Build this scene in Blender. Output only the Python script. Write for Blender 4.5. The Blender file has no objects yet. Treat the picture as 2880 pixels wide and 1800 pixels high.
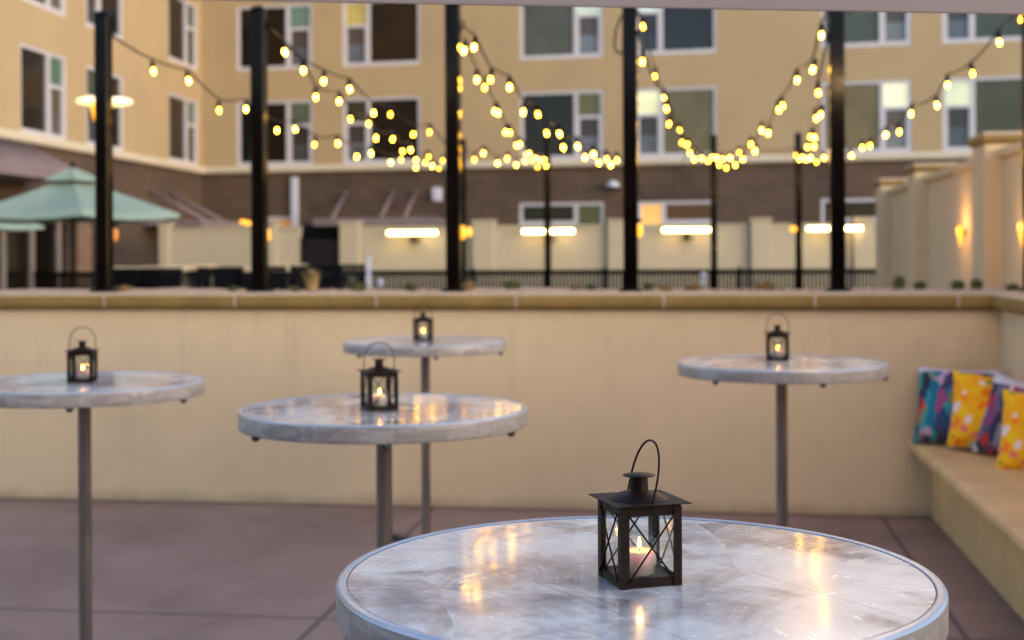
import bpy, math, random
from mathutils import Matrix, Vector
R = math.radians
sc = bpy.context.scene
COL = sc.collection
rng = random.Random(7)

# ---------------------------------------------------------------- camera
F = 3825.0                      # focal length in pixels of the 2880 px wide photograph
HX, HY, ROLL, EYE = 1440.0, 709.0, 0.005, 1.529
cd = bpy.data.cameras.new('camera'); cam = bpy.data.objects.new('camera', cd); COL.objects.link(cam)
cam.location = (0, 0, EYE); cam.rotation_euler = (math.pi / 2, ROLL, 0)
cd.sensor_width = 36; cd.lens = 36 * F / 2880; cd.shift_y = -(900 - HY) / 2880
cd.clip_start = 0.05; cd.clip_end = 500
cd.dof.use_dof = True; cd.dof.focus_distance = 1.90; cd.dof.aperture_fstop = 4.8; cd.dof.aperture_blades = 0
sc.camera = cam

# ---------------------------------------------------------------- world and sun
w = bpy.data.worlds.new('World'); sc.world = w; w.use_nodes = True
nt = w.node_tree; nt.nodes.clear()
sky = nt.nodes.new('ShaderNodeTexSky'); sky.sky_type = 'NISHITA'; sky.sun_disc = False
SUN_EL, SUN_AZ = R(14), R(128)            # azimuth clockwise from +Y
sky.sun_elevation = SUN_EL; sky.sun_rotation = SUN_AZ
sky.air_density = 1.0; sky.dust_density = 1.0; sky.ozone_density = 2.5
bg = nt.nodes.new('ShaderNodeBackground'); bg.inputs[1].default_value = 0.15
wo = nt.nodes.new('ShaderNodeOutputWorld')
nt.links.new(sky.outputs[0], bg.inputs[0]); nt.links.new(bg.outputs[0], wo.inputs[0])
sd = bpy.data.lights.new('sun', 'SUN'); sd.energy = 0.3; sd.angle = R(70); sd.color = (1, .74, .48)
so = bpy.data.objects.new('sun', sd); COL.objects.link(so)
dirv = Vector((math.sin(SUN_AZ) * math.cos(R(24)), math.cos(SUN_AZ) * math.cos(R(24)), math.sin(R(24))))
so.rotation_euler = dirv.to_track_quat('Z', 'Y').to_euler()
sc.view_settings.view_transform = 'Standard'; sc.view_settings.look = 'None'
sc.view_settings.exposure = 1.65; sc.view_settings.gamma = 1.0

# ---------------------------------------------------------------- measuring helpers
def ray(px, py):
    dx, dy = px - HX, py - HY
    c, s = math.cos(ROLL), math.sin(ROLL)
    return (c * dx - s * dy) / F, -(s * dx + c * dy) / F
def at(px, py, Y):
    a, b = ray(px, py); return Vector((a * Y, Y, EYE + b * Y))
def at_z(px, py, z):
    a, b = ray(px, py); Y = (z - EYE) / b; return Vector((a * Y, Y, z))
class Frame:
    """vertical plane: origin o, local x along the wall, local y away from the viewer side"""
    def __init__(s, o, u):
        s.o = Vector((o[0], o[1], 0)); u = Vector((u[0], u[1], 0)).normalized(); s.u = u
        s.v = Vector((-u.y, u.x, 0)); s.rot = math.atan2(u.y, u.x)
        s.T = Matrix.Translation(s.o) @ Matrix.Rotation(s.rot, 4, 'Z')
    def hit(s, px, py, d=0.0):
        a, b = ray(px, py); o = s.o + s.v * d
        t = (a * o.y - o.x) / (s.u.x - a * s.u.y)
        return t, EYE + b * (o.y + t * s.u.y)
    def w(s, x, y, z): return s.o + s.u * x + s.v * y + Vector((0, 0, z))

# ---------------------------------------------------------------- materials
def srgb(r, g, b):
    f = lambda c: (c / 255 / 12.92) if c <= 10 else ((c / 255 + .055) / 1.055) ** 2.4
    return (f(r), f(g), f(b))
class NT:
    def __init__(s, name):
        s.m = bpy.data.materials.new(name); s.m.use_nodes = True; s.t = s.m.node_tree; s.t.nodes.clear()
        s.out = s.n('ShaderNodeOutputMaterial')
    def n(s, typ, **k):
        x = s.t.nodes.new(typ)
        for a, b in k.items():
            if a.startswith('i_'):
                key = a[2:]; key = int(key) if key.isdigit() else key.replace('_', ' ')
                x.inputs[key].default_value = b
            else: setattr(x, a, b)
        return x
    def l(s, a, b): s.t.links.new(a, b)
    def coord(s, scale=(1, 1, 1), rot=(0, 0, 0)):
        tc = s.n('ShaderNodeTexCoord'); mp = s.n('ShaderNodeMapping')
        mp.inputs['Scale'].default_value = scale; mp.inputs['Rotation'].default_value = rot
        s.l(tc.outputs['Object'], mp.inputs[0]); return mp.outputs[0]
    def noise(s, vec, scale, detail=4, rough=.55, dist=0):
        x = s.n('ShaderNodeTexNoise'); x.inputs['Scale'].default_value = scale; x.inputs['Detail'].default_value = detail
        x.inputs['Roughness'].default_value = rough; x.inputs['Distortion'].default_value = dist
        s.l(vec, x.inputs['Vector']); return x.outputs['Fac']
    def math(s, op, a, b=None, c=None, clamp=False):
        x = s.n('ShaderNodeMath'); x.operation = op; x.use_clamp = clamp
        for i, v in enumerate((a, b, c)):
            if v is None: continue
            if isinstance(v, (int, float)): x.inputs[i].default_value = v
            else: s.l(v, x.inputs[i])
        return x.outputs[0]
    def ramp(s, fac, stops, interp='LINEAR'):
        x = s.n('ShaderNodeValToRGB'); e = x.color_ramp.elements; x.color_ramp.interpolation = interp
        while len(e) < len(stops): e.new(.5)
        for i, (p, c) in enumerate(stops):
            e[i].position = p; e[i].color = (*c, 1) if len(c) == 3 else c
        s.l(fac, x.inputs[0]); return x.outputs[0]
    def mix(s, fac, a, b, typ='MIX'):
        x = s.n('ShaderNodeMix'); x.data_type = 'RGBA'; x.blend_type = typ
        for i, v in ((0, fac), (6, a), (7, b)):
            if isinstance(v, (int, float)): x.inputs[i].default_value = v
            elif isinstance(v, tuple): x.inputs[i].default_value = (*v, 1)
            else: s.l(v, x.inputs[i])
        return x.outputs[2]
    def bump(s, h, strength=.3, dist=.01):
        x = s.n('ShaderNodeBump'); x.inputs['Strength'].default_value = strength; x.inputs['Distance'].default_value = dist
        s.l(h, x.inputs['Height']); return x.outputs[0]
    def bsdf(s, color, rough=.6, metal=0, normal=None, **k):
        b = s.n('ShaderNodeBsdfPrincipled')
        if isinstance(color, tuple): b.inputs['Base Color'].default_value = (*color, 1)
        else: s.l(color, b.inputs['Base Color'])
        if isinstance(rough, (int, float)): b.inputs['Roughness'].default_value = rough
        else: s.l(rough, b.inputs['Roughness'])
        b.inputs['Metallic'].default_value = metal
        if normal is not None: s.l(normal, b.inputs['Normal'])
        for a, v in k.items():
            key = a.replace('_', ' ')
            if isinstance(v, (int, float, tuple)): b.inputs[key].default_value = v
            else: s.l(v, b.inputs[key])
        return b
    def done(s, b): s.l(b.outputs[0], s.out.inputs[0]); return s.m
def scl(c, k): return tuple(min(1, v * k) for v in c)
def simple(name, c, rough=.6, metal=0, var=.12, scale=3, bump=0, bs=60, bd=.003, **k):
    t = NT(name); v = t.coord()
    n = t.noise(v, scale, 5)
    col = t.ramp(n, [(.3, scl(c, 1 - var)), (.7, scl(c, 1 + var))])
    nm = t.bump(t.noise(v, bs, 3), bump, bd) if bump else None
    return t.done(t.bsdf(col, rough, metal, nm, **k))
def emit(name, c, strength, base=(.8, .8, .8)):
    t = NT(name); v = t.coord(); n = t.noise(v, 6, 2)
    st = t.math('MULTIPLY_ADD', n, strength * .2, strength * .9)
    b = t.bsdf(base, .5); b.inputs['Emission Color'].default_value = (*c, 1); t.l(st, b.inputs['Emission Strength'])
    return t.done(b)

M = {}
def stucco(name, c, stain=.18):
    t = NT(name); v = t.coord()
    big = t.noise(v, .55, 5, .6, .4); fine = t.noise(v, 9, 6, .7)
    a = t.math('MULTIPLY_ADD', fine, .35, t.math('MULTIPLY', big, .65))
    col = t.ramp(a, [(.3, scl(c, 1 - stain)), (.5, c), (.72, scl(c, 1 + stain * .7))])
    h = t.math('ADD', t.noise(v, 130, 4, .6), t.math('MULTIPLY', t.noise(v, 22, 3), .6))
    return t.done(t.bsdf(col, .9, 0, t.bump(h, .55, .006)))
M['wall'] = stucco('cream_stucco', (.58, .435, .26), .13)
def patio_wall():
    t = NT('weathered_cream_stucco'); v = t.coord(); c = (.64, .475, .285)
    big = t.noise(v, .7, 5, .6, .4); fine = t.noise(v, 9, 6, .7)
    a = t.math('MULTIPLY_ADD', fine, .35, t.math('MULTIPLY', big, .65))
    col = t.ramp(a, [(.3, scl(c, .84)), (.5, c), (.72, scl(c, 1.1))])
    sx = t.n('ShaderNodeSeparateXYZ'); t.l(v, sx.inputs[0])
    cb = t.n('ShaderNodeCombineXYZ'); t.l(t.math('MULTIPLY', sx.outputs[0], 7), cb.inputs[0]); t.l(t.math('MULTIPLY', sx.outputs[2], .7), cb.inputs[2])
    st = t.ramp(t.noise(cb.outputs[0], 1, 4, .6), [(.55, (0, 0, 0)), (.72, (1, 1, 1))])
    hi = t.ramp(sx.outputs[2], [(.45, (0, 0, 0)), (1.0, (1, 1, 1))])
    col = t.mix(t.math('MULTIPLY', t.math('MULTIPLY', st, hi), .28), col, (.30, .22, .14))
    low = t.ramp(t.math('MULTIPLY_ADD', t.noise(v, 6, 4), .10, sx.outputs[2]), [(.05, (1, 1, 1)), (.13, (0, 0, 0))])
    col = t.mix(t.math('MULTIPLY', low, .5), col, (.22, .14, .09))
    h = t.math('ADD', t.noise(v, 130, 4, .6), t.math('MULTIPLY', t.noise(v, 22, 3), .6))
    return t.done(t.bsdf(col, .9, 0, t.bump(h, .6, .006)))
M['patio_wall'] = patio_wall()
M['facade'] = stucco('tan_stucco', (.385, .275, .15), .13)
M['pierwall'] = stucco('pale_stucco', (.40, .33, .225), .08)
M['trim'] = simple('cream_trim', (.56, .48, .36), .7, var=.06)
def coping_mat():
    t = NT('tan_cast_stone'); v = t.coord(); n = t.noise(v, 5, 5)
    col = t.ramp(n, [(.3, (.19, .115, .026)), (.7, (.27, .165, .040))])
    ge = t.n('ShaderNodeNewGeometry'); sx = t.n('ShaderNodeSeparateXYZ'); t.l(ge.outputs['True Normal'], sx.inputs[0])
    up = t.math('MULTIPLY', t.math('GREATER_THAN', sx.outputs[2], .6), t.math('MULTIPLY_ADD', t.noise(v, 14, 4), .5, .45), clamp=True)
    col = t.mix(up, col, (.60, .42, .26))         # upward faces painted paler, standing in for skylight on the top
    return t.done(t.bsdf(col, .7, 0, t.bump(t.noise(v, 80, 3), .2, .003)))
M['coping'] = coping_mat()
M['bench'] = simple('tan_bench_stone', (.60, .385, .17), .6, var=.12, scale=4, bump=.15, bs=80)
M['mullion'] = simple('grey_brown_mullion', (.20, .16, .14), .5)
M['mortar'] = simple('pale_mortar', (.52, .42, .34), .9, var=.08)
def brick():
    t = NT('brown_brick'); v = t.coord()
    # bricks in the wall's own x/z plane, whichever way the wall faces
    sx = t.n('ShaderNodeSeparateXYZ'); t.l(v, sx.inputs[0])
    cx = t.n('ShaderNodeCombineXYZ'); t.l(t.math('ADD', sx.outputs[0], sx.outputs[1]), cx.inputs[0]); t.l(sx.outputs[2], cx.inputs[1])
    b = t.n('ShaderNodeTexBrick'); b.inputs['Scale'].default_value = 1; b.inputs['Brick Width'].default_value = .3
    b.inputs['Row Height'].default_value = .1; b.inputs['Mortar Size'].default_value = .008
    b.inputs['Color1'].default_value = (.060, .036, .024, 1); b.inputs['Color2'].default_value = (.092, .058, .038, 1)
    b.inputs['Mortar'].default_value = (.14, .10, .075, 1); t.l(cx.outputs[0], b.inputs[0])
    n = t.noise(v, .7, 4); col = t.mix(.75, b.outputs[0], t.ramp(n, [(.3, (.6, .58, .56)), (.7, (1.25, 1.1, .95))]), 'MULTIPLY')
    return t.done(t.bsdf(col, .85))
M['brick'] = brick()
M['warm_brick'] = simple('warm_brown_brick', (.17, .10, .06), .85, var=.25, scale=4)
M['black'] = simple('black_painted_steel', (.0035, .0022, .0018), .36, 0, var=.3, scale=8, bump=.08, bs=90, bd=.001, Specular_IOR_Level=.08)
M['post'] = simple('glossy_black_post_paint', (.004, .0025, .002), .12, 0, var=.3, scale=8, bump=.05, bs=40, bd=.001, Specular_IOR_Level=.10)
M['darkwood'] = simple('dark_wicker', (.005, .005, .007), .7, var=.5, scale=60, Specular_IOR_Level=.1)
M['white'] = simple('white_vinyl', (.50, .47, .50), .45, var=.05)
M['lilac'] = simple('pale_painted_metal', (.50, .49, .56), .5, var=.06)
M['gate'] = simple('dark_maroon_metal', (.035, .012, .012), .5)
M['canopy_metal'] = simple('dull_mauve_metal', (.20, .15, .16), .5)
M['teal'] = simple('teal_canvas', (.25, .31, .235), .85, var=.06, scale=2)
M['cream_top'] = simple('cream_stone', (.62, .46, .28), .7, var=.08)
M['beam'] = simple('mauve_beige_paint', (.30, .235, .22), .8, var=.03, scale=2)
def gravel():
    t = NT('tan_gravel'); v = t.coord()
    vo = t.n('ShaderNodeTexVoronoi'); vo.inputs['Scale'].default_value = 45; t.l(v, vo.inputs[0])
    sp = t.n('ShaderNodeSeparateColor'); t.l(vo.outputs['Color'], sp.inputs[0])
    col = t.ramp(sp.outputs[0], [(0, (.42, .23, .12)), (.5, (.70, .41, .23)), (1, (.85, .58, .38))])
    return t.done(t.bsdf(col, .95, 0, t.bump(vo.outputs['Distance'], 1.0, .02)))
M['gravel'] = gravel()
M['ground'] = simple('tan_paving', (.30, .24, .19), .9, var=.2, scale=.6)
M['plant_green'] = simple('dusty_green_leaf', (.13, .14, .045), .7, var=.35, scale=12)
M['plant_straw'] = simple('straw_blade', (.36, .24, .10), .8, var=.3, scale=12)
UF = Frame((-3.209, 8.525), (.991, -.134))      # the planter wall's line
def floor_mat():
    t = NT('purple_brown_concrete'); v = t.coord()
    sx = t.n('ShaderNodeSeparateXYZ'); t.l(v, sx.inputs[0])
    big = t.noise(v, .9, 6, .62, .6); mid = t.noise(v, 5, 5, .6, .3); fine = t.noise(v, 70, 4, .7)
    a = t.math('ADD', t.math('MULTIPLY', big, .6), t.math('ADD', t.math('MULTIPLY', mid, .28), t.math('MULTIPLY', fine, .12)))
    col = t.ramp(a, [(.32, (.15, .086, .072)), (.5, (.235, .150, .124)), (.68, (.31, .208, .172))])
    # small dark spots
    vo = t.n('ShaderNodeTexVoronoi'); vo.inputs['Scale'].default_value = 2.3; t.l(v, vo.inputs[0])
    spot = t.math('LESS_THAN', vo.outputs['Distance'], .035)
    col = t.mix(t.math('MULTIPLY', spot, .55), col, (.04, .025, .025))
    # control joints
    def near(val, c0, wd): return t.math('LESS_THAN', t.math('ABSOLUTE', t.math('SUBTRACT', val, c0)), wd)
    j = None
    for s_, c0 in ((0, JU[0]), (0, JU[1]), (0, JU[0] - 2.72), (1, JV), (1, JV - 2.7)):
        k = near(sx.outputs[s_], c0, .012); j = k if j is None else t.math('MAXIMUM', j, k)
    col = t.mix(t.math('MULTIPLY', j, .72), col, (.035, .03, .028))
    # dirt washed against the wall foot
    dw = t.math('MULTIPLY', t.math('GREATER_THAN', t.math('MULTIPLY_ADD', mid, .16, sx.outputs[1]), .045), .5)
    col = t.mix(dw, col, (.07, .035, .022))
    h = t.math('SUBTRACT', t.math('MULTIPLY', fine, .25), t.math('MULTIPLY', j, 1.0))
    rg = t.math('MULTIPLY_ADD', mid, .25, .5)
    return t.done(t.bsdf(col, rg, 0, t.bump(h, .5, .006)))
pj = at_z(852, 1800, 0), at_z(1160, 1482, 0), at_z(2487, 1458, 0), at_z(2715, 1800, 0), at_z(0, 1710, 0), at_z(913, 1742, 0)
inv = UF.T.inverted(); pj = [inv @ p for p in pj]
JU = ((pj[0].x + pj[1].x) / 2, (pj[2].x + pj[3].x) / 2); JV = (pj[4].y + pj[5].y) / 2
M['floor'] = floor_mat()
def table_top():
    t = NT('swirl_brushed_aluminium'); v = t.coord()
    def layer(scale, off, c0, broad):
        """overlapping brushed swirls: streaks run round a centre of each cell"""
        mp = t.n('ShaderNodeMapping'); mp.inputs['Location'].default_value = off; t.l(v, mp.inputs[0])
        w1 = t.n('ShaderNodeTexNoise'); w1.inputs['Scale'].default_value = 2.2; w1.inputs['Detail'].default_value = 1; t.l(mp.outputs[0], w1.inputs[0])
        ad = t.n('ShaderNodeVectorMath'); ad.operation = 'MULTIPLY_ADD'; t.l(w1.outputs['Color'], ad.inputs[0]); ad.inputs[1].default_value = (.14, .14, 0); t.l(mp.outputs[0], ad.inputs[2])
        vo = t.n('ShaderNodeTexVoronoi'); vo.voronoi_dimensions = '2D'; vo.inputs['Scale'].default_value = scale; vo.inputs['Randomness'].default_value = 1
        t.l(ad.outputs[0], vo.inputs[0])
        df = t.n('ShaderNodeVectorMath'); df.operation = 'SUBTRACT'; t.l(ad.outputs[0], df.inputs[0]); t.l(vo.outputs['Position'], df.inputs[1])
        of = t.n('ShaderNodeVectorMath'); of.operation = 'ADD'; t.l(df.outputs[0], of.inputs[0]); of.inputs[1].default_value = c0
        ln = t.n('ShaderNodeVectorMath'); ln.operation = 'LENGTH'; t.l(of.outputs[0], ln.inputs[0])
        sp = t.n('ShaderNodeSeparateColor'); t.l(vo.outputs['Color'], sp.inputs[0])
        sx = t.n('ShaderNodeSeparateXYZ'); t.l(of.outputs[0], sx.inputs[0])
        ang = t.math('ARCTAN2', sx.outputs[1], sx.outputs[0])
        def ringnoise(kd, ka, det, rg):
            cb = t.n('ShaderNodeCombineXYZ'); t.l(t.math('MULTIPLY', ln.outputs['Value'], kd), cb.inputs[0])
            t.l(t.math('MULTIPLY', sp.outputs[0], 40), cb.inputs[1]); t.l(t.math('MULTIPLY', ang, ka), cb.inputs[2])
            return t.noise(cb.outputs[0], 1.0, det, rg)
        return ringnoise(330, 2.2, 3, .6), ringnoise(broad, 1.1, 6, .66), sp.outputs[1]
    g1, b1, r1 = layer(3.4, (0, 0, 0), (.16, .09, 0), 22); g2, b2, r2 = layer(2.3, (3.3, 1.7, 0), (-.12, .18, 0), 15)
    grain = t.math('MULTIPLY', t.math('ADD', g1, g2), .5)
    m = t.noise(v, 3.0, 3, .5, .8); mask = t.ramp(m, [(.46, (0, 0, 0)), (.54, (1, 1, 1))])
    sel = t.n('ShaderNodeMix'); sel.data_type = 'FLOAT'; t.l(mask, sel.inputs[0]); t.l(b1, sel.inputs[2]); t.l(b2, sel.inputs[3]); stroke = sel.outputs[0]
    soft = t.noise(v, 2.6, 4, .55, 1.2)
    tone = t.math('ADD', t.math('MULTIPLY', stroke, .44), t.math('ADD', t.math('MULTIPLY', soft, .30), t.math('ADD', t.math('MULTIPLY', grain, .12),
           t.math('ADD', t.math('MULTIPLY_ADD', r1, .035, .018), t.math('MULTIPLY_ADD', r2, .035, .017)))))
    col = t.ramp(tone, [(.39, (.22, .205, .22)), (.45, (.45, .44, .46)), (.495, (.68, .70, .72)), (.57, (.82, .86, .89))])
    sx = t.n('ShaderNodeSeparateXYZ'); t.l(v, sx.inputs[0])
    d = t.math('ADD', t.math('MULTIPLY', sx.outputs[0], .855), t.math('MULTIPLY', sx.outputs[1], .518))
    seam = t.math('LESS_THAN', t.math('ABSOLUTE', t.math('SUBTRACT', t.math('ABSOLUTE', d), .146)), .0009)
    col = t.mix(t.math('MULTIPLY', seam, .6), col, (.16, .15, .15))
    h = t.math('ADD', t.math('MULTIPLY', grain, 1.0), t.math('MULTIPLY', stroke, .6))
    nm = t.bump(h, .32, .0012)
    b = t.bsdf(col, t.math('MULTIPLY_ADD', grain, .22, .14), .15, nm, Coat_Weight=.6, Coat_Roughness=.07)
    cn = t.bump(t.math('MULTIPLY_ADD', grain, .5, t.noise(v, 12, 2)), .25, .0012); t.l(cn, b.inputs['Coat Normal'])
    return t.done(b)
M['top'] = table_top()
def rim_mat():
    t = NT('streaked_metal_rim'); v = t.coord()
    sx = t.n('ShaderNodeSeparateXYZ'); t.l(v, sx.inputs[0])
    an = t.math('ARCTAN2', sx.outputs[1], sx.outputs[0])
    cb = t.n('ShaderNodeCombineXYZ'); t.l(t.math('MULTIPLY', an, 60), cb.inputs[0]); t.l(t.math('MULTIPLY', sx.outputs[2], 8), cb.inputs[1])
    st = t.noise(cb.outputs[0], 1, 4, .7)
    cb2 = t.n('ShaderNodeCombineXYZ'); t.l(t.math('MULTIPLY', an, 3.5), cb2.inputs[0]); t.l(t.math('MULTIPLY', sx.outputs[2], 30), cb2.inputs[1])
    pt = t.noise(cb2.outputs[0], 1, 2, .5, 1.5)
    a = t.math('ADD', t.math('MULTIPLY', st, .35), t.math('MULTIPLY', pt, .65))
    col = t.ramp(a, [(.32, (.31, .27, .255)), (.48, (.40, .355, .335)), (.54, (.47, .43, .41)), (.68, (.58, .55, .53))])
    return t.done(t.bsdf(col, .38, .35, t.bump(st, .15, .001)))
M['rim'] = rim_mat()
M['rimtop'] = simple('satin_aluminium', (.40, .45, .52), .30, .35, var=.08, scale=9, bump=.04, bs=200, bd=.0005)
M['groove'] = simple('dark_groove', (.03, .035, .04), .5)
def pole_mat():
    t = NT('brushed_steel'); v = t.coord((1, 1, .15)); n = t.noise(v, 30, 5, .7)
    col = t.ramp(n, [(.3, (.19, .155, .14)), (.7, (.36, .30, .27))])
    return t.done(t.bsdf(col, .36, .8, t.bump(n, .1, .0006)))
M['pole'] = pole_mat()
M['iron'] = simple('dark_brown_iron', (.014, .0065, .0045), .5, 0, var=.35, scale=25, bump=.25, bs=420, bd=.0004, Specular_IOR_Level=.13)
def glass(name, tint=(.97, .98, .97), ior=1.45, k=1.0):
    t = NT(name); lw = t.n('ShaderNodeLayerWeight'); lw.inputs[0].default_value = .5
    fr = t.math('MULTIPLY_ADD', t.math('POWER', lw.outputs['Facing'], 5.0), .9, .045)
    v = t.coord(); nz = t.noise(v, 30, 2)
    tr = t.n('ShaderNodeBsdfTransparent'); tr.inputs[0].default_value = (*tint, 1)
    gl = t.n('ShaderNodeBsdfGlossy'); gl.inputs['Roughness'].default_value = .02
    t.l(t.bump(nz, .03, .001), gl.inputs['Normal'])
    mx = t.n('ShaderNodeMixShader'); t.l(t.math('MULTIPLY', fr, k, clamp=True), mx.inputs[0])
    t.l(tr.outputs[0], mx.inputs[1]); t.l(gl.outputs[0], mx.inputs[2]); t.l(mx.outputs[0], t.out.inputs[0]); return t.m
M['glass'] = glass('clear_pane_glass', k=.8)
M['cupglass'] = glass('clear_cup_glass', (.985, .98, .975), 1.5, 1.15)
def wax():
    t = NT('pale_wax'); v = t.coord(); n = t.noise(v, 60, 3)
    col = t.ramp(n, [(.3, (.80, .66, .60)), (.7, (.88, .76, .70))])
    b = t.bsdf(col, .45, 0, None, Subsurface_Weight=1.0, Subsurface_Scale=.02)
    b.inputs['Subsurface Radius'].default_value = (1.0, .42, .30)
    return t.done(b)
M['wax'] = wax()
M['flame'] = emit('candle_flame', (1, .52, .07), 18)
M['wick'] = simple('charred_wick', (.03, .015, .01), .9)
def bulb_mat():
    t = NT('warm_bulb_glow'); oi = t.n('ShaderNodeObjectInfo'); v = t.coord()
    col = t.ramp(oi.outputs['Random'], [(0, (1, .40, .010)), (1, (1, .50, .03))])
    b = t.bsdf((.8, .7, .5), .3); t.l(col, b.inputs['Emission Color'])
    st = t.math('MULTIPLY_ADD', oi.outputs['Random'], 24, 7); t.l(t.math('MULTIPLY_ADD', t.noise(v, 60, 2), 3, st), b.inputs['Emission Strength'])
    return t.done(b)
M['bulb'] = bulb_mat()
M['tube_glow'] = emit('white_hot_tube', (1, .72, .25), 7)
M['amber'] = emit('amber_glow', (1, .36, .008), .8, (.5, .3, .1))
M['amber_dim'] = emit('dim_amber_glow', (1, .30, .02), .2, (.3, .15, .05))
M['disc_glow'] = emit('warm_disc_glow', (1, .70, .25), .75)

def pane_mat(name, c, lit=0.0):
    t = NT(name); v = t.coord(); c = srgb(*c); m_ = sum(c) / 3; k_ = .45 if c[1] > c[0] * 1.3 else .8; c = tuple((k_ * q + (1 - k_) * m_) * (.62 if k_ > .5 else .5) for q in c)
    n = t.noise(v, 1.1, 3)
    col = t.ramp(n, [(.3, scl(c, .8)), (.7, scl(c, 1.2))])
    b = t.bsdf(col, .12, 0, None, Specular_IOR_Level=.28)
    if lit: t.l(col, b.inputs['Emission Color']); b.inputs['Emission Strength'].default_value = lit * .5
    return t.done(b)
_pm = {}
def PM(c, lit=0.0):
    k = (c, lit)
    if k not in _pm: _pm[k] = pane_mat('window_shade_and_reflection' if sum(c) > 150 else 'dark_window_glass', c, lit)
    return _pm[k]

# ---------------------------------------------------------------- mesh builder
class MB:
    def __init__(s, T=None): s.v = []; s.f = []; s.sm = []; s.T = T or Matrix.Identity(4); s.mi = []
    def add(s, vs, fs, smooth=False, mi=0):
        b = len(s.v); s.v += [tuple(s.T @ Vector(p)) for p in vs]
        for f in fs: s.f.append([b + i for i in f]); s.sm.append(smooth); s.mi.append(mi)
    def box(s, x0, x1, y0, y1, z0, z1, mi=0, bev=0):
        if bev:
            b = bev; vs = []; 
            pts = [(x0 + b, y0), (x1 - b, y0), (x1, y0 + b), (x1, y1 - b), (x1 - b, y1), (x0 + b, y1), (x0, y1 - b), (x0, y0 + b)]
            ins = [(x0 + b, y0 + b), (x1 - b, y0 + b), (x1 - b, y0 + b), (x1 - b, y1 - b), (x1 - b, y1 - b), (x0 + b, y1 - b), (x0 + b, y1 - b), (x0 + b, y0 + b)]
            for z, q in ((z0, ins), (z0 + b, pts), (z1 - b, pts), (z1, ins)): vs += [(x, y, z) for x, y in q]
            fs = [[j * 8 + i, j * 8 + (i + 1) % 8, (j + 1) * 8 + (i + 1) % 8, (j + 1) * 8 + i] for j in range(3) for i in range(8)]
            fs += [[7, 6, 5, 4, 3, 2, 1, 0], [24 + i for i in range(8)]]
            s.add(vs, fs, False, mi); return
        v = [(x, y, z) for z in (z0, z1) for x, y in ((x0, y0), (x1, y0), (x1, y1), (x0, y1))]
        s.add(v, [[3, 2, 1, 0], [4, 5, 6, 7], [0, 1, 5, 4], [1, 2, 6, 5], [2, 3, 7, 6], [3, 0, 4, 7]], False, mi)
    def quad(s, a, b, c, d, mi=0): s.add([a, b, c, d], [[0, 1, 2, 3]], False, mi)
    def lathe(s, prof, seg=32, c=(0, 0, 0), smooth=True, mi=0):
        vs = []; n = len(prof)
        for i in range(seg):
            a = 2 * math.pi * i / seg; ca, sa = math.cos(a), math.sin(a)
            vs += [(c[0] + r * ca, c[1] + r * sa, c[2] + z) for r, z in prof]
        fs = []
        for i in range(seg):
            j = (i + 1) % seg
            for k in range(n - 1): fs.append([i * n + k, j * n + k, j * n + k + 1, i * n + k + 1])
        s.add(vs, fs, smooth, mi)
        for k, flip in ((0, True), (n - 1, False)):
            if prof[k][0] > 1e-6:
                ring = [(c[0] + prof[k][0] * math.cos(2 * math.pi * i / seg), c[1] + prof[k][0] * math.sin(2 * math.pi * i / seg), c[2] + prof[k][1]) for i in range(seg)]
                if flip: ring.reverse()
                if getattr(s, 'caps', True): s.add(ring, [list(range(seg))], False, mi)
    def tube(s, pts, r, seg=8, caps=True, mi=0):
        pts = [Vector(p) for p in pts]; n = len(pts); vs = []; up = None
        for i, p in enumerate(pts):
            d = (pts[min(i + 1, n - 1)] - pts[max(i - 1, 0)]).normalized()
            if up is None: up = d.orthogonal().normalized()
            up = (up - d * up.dot(d)).normalized(); q = d.cross(up)
            rr = r[i] if isinstance(r, (list, tuple)) else r
            vs += [p + (up * math.cos(2 * math.pi * k / seg) + q * math.sin(2 * math.pi * k / seg)) * rr for k in range(seg)]
        fs = [[i * seg + k, i * seg + (k + 1) % seg, (i + 1) * seg + (k + 1) % seg, (i + 1) * seg + k] for i in range(n - 1) for k in range(seg)]
        if caps: fs += [list(range(seg))[::-1], [(n - 1) * seg + k for k in range(seg)]]
        s.add(vs, fs, True, mi)
    def extrude(s, prof, x0, x1, mi=0, smooth=False):
        """profile of (y,z) points swept along local x, closed"""
        n = len(prof); vs = [(x, y, z) for x in (x0, x1) for y, z in prof]
        fs = [[i, (i + 1) % n, n + (i + 1) % n, n + i] for i in range(n)] + [list(range(n))[::-1], [n + i for i in range(n)]]
        s.add(vs, fs, smooth, mi)
    def wall(s, x0, x1, z0, z1, y, depth, ops):
        """front sheet at y with openings (x0,x1,z0,z1), reveals going back by depth"""
        xs = sorted({x0, x1, *[min(max(o[0], x0), x1) for o in ops], *[min(max(o[1], x0), x1) for o in ops]})
        zs = sorted({z0, z1, *[min(max(o[2], z0), z1) for o in ops], *[min(max(o[3], z0), z1) for o in ops]})
        for a, b in zip(xs, xs[1:]):
            for c, d in zip(zs, zs[1:]):
                mx, mz = (a + b) / 2, (c + d) / 2
                if any(o[0] < mx < o[1] and o[2] < mz < o[3] for o in ops): continue
                s.quad((a, y, c), (b, y, c), (b, y, d), (a, y, d))
        for o in ops:
            a, b, c, d = o
            s.quad((a, y, c), (a, y + depth, c), (a, y + depth, d), (a, y, d)); s.quad((b, y + depth, c), (b, y, c), (b, y, d), (b, y + depth, d))
            s.quad((a, y + depth, c), (a, y, c), (b, y, c), (b, y + depth, c)); s.quad((a, y, d), (a, y + depth, d), (b, y + depth, d), (b, y, d))
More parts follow.
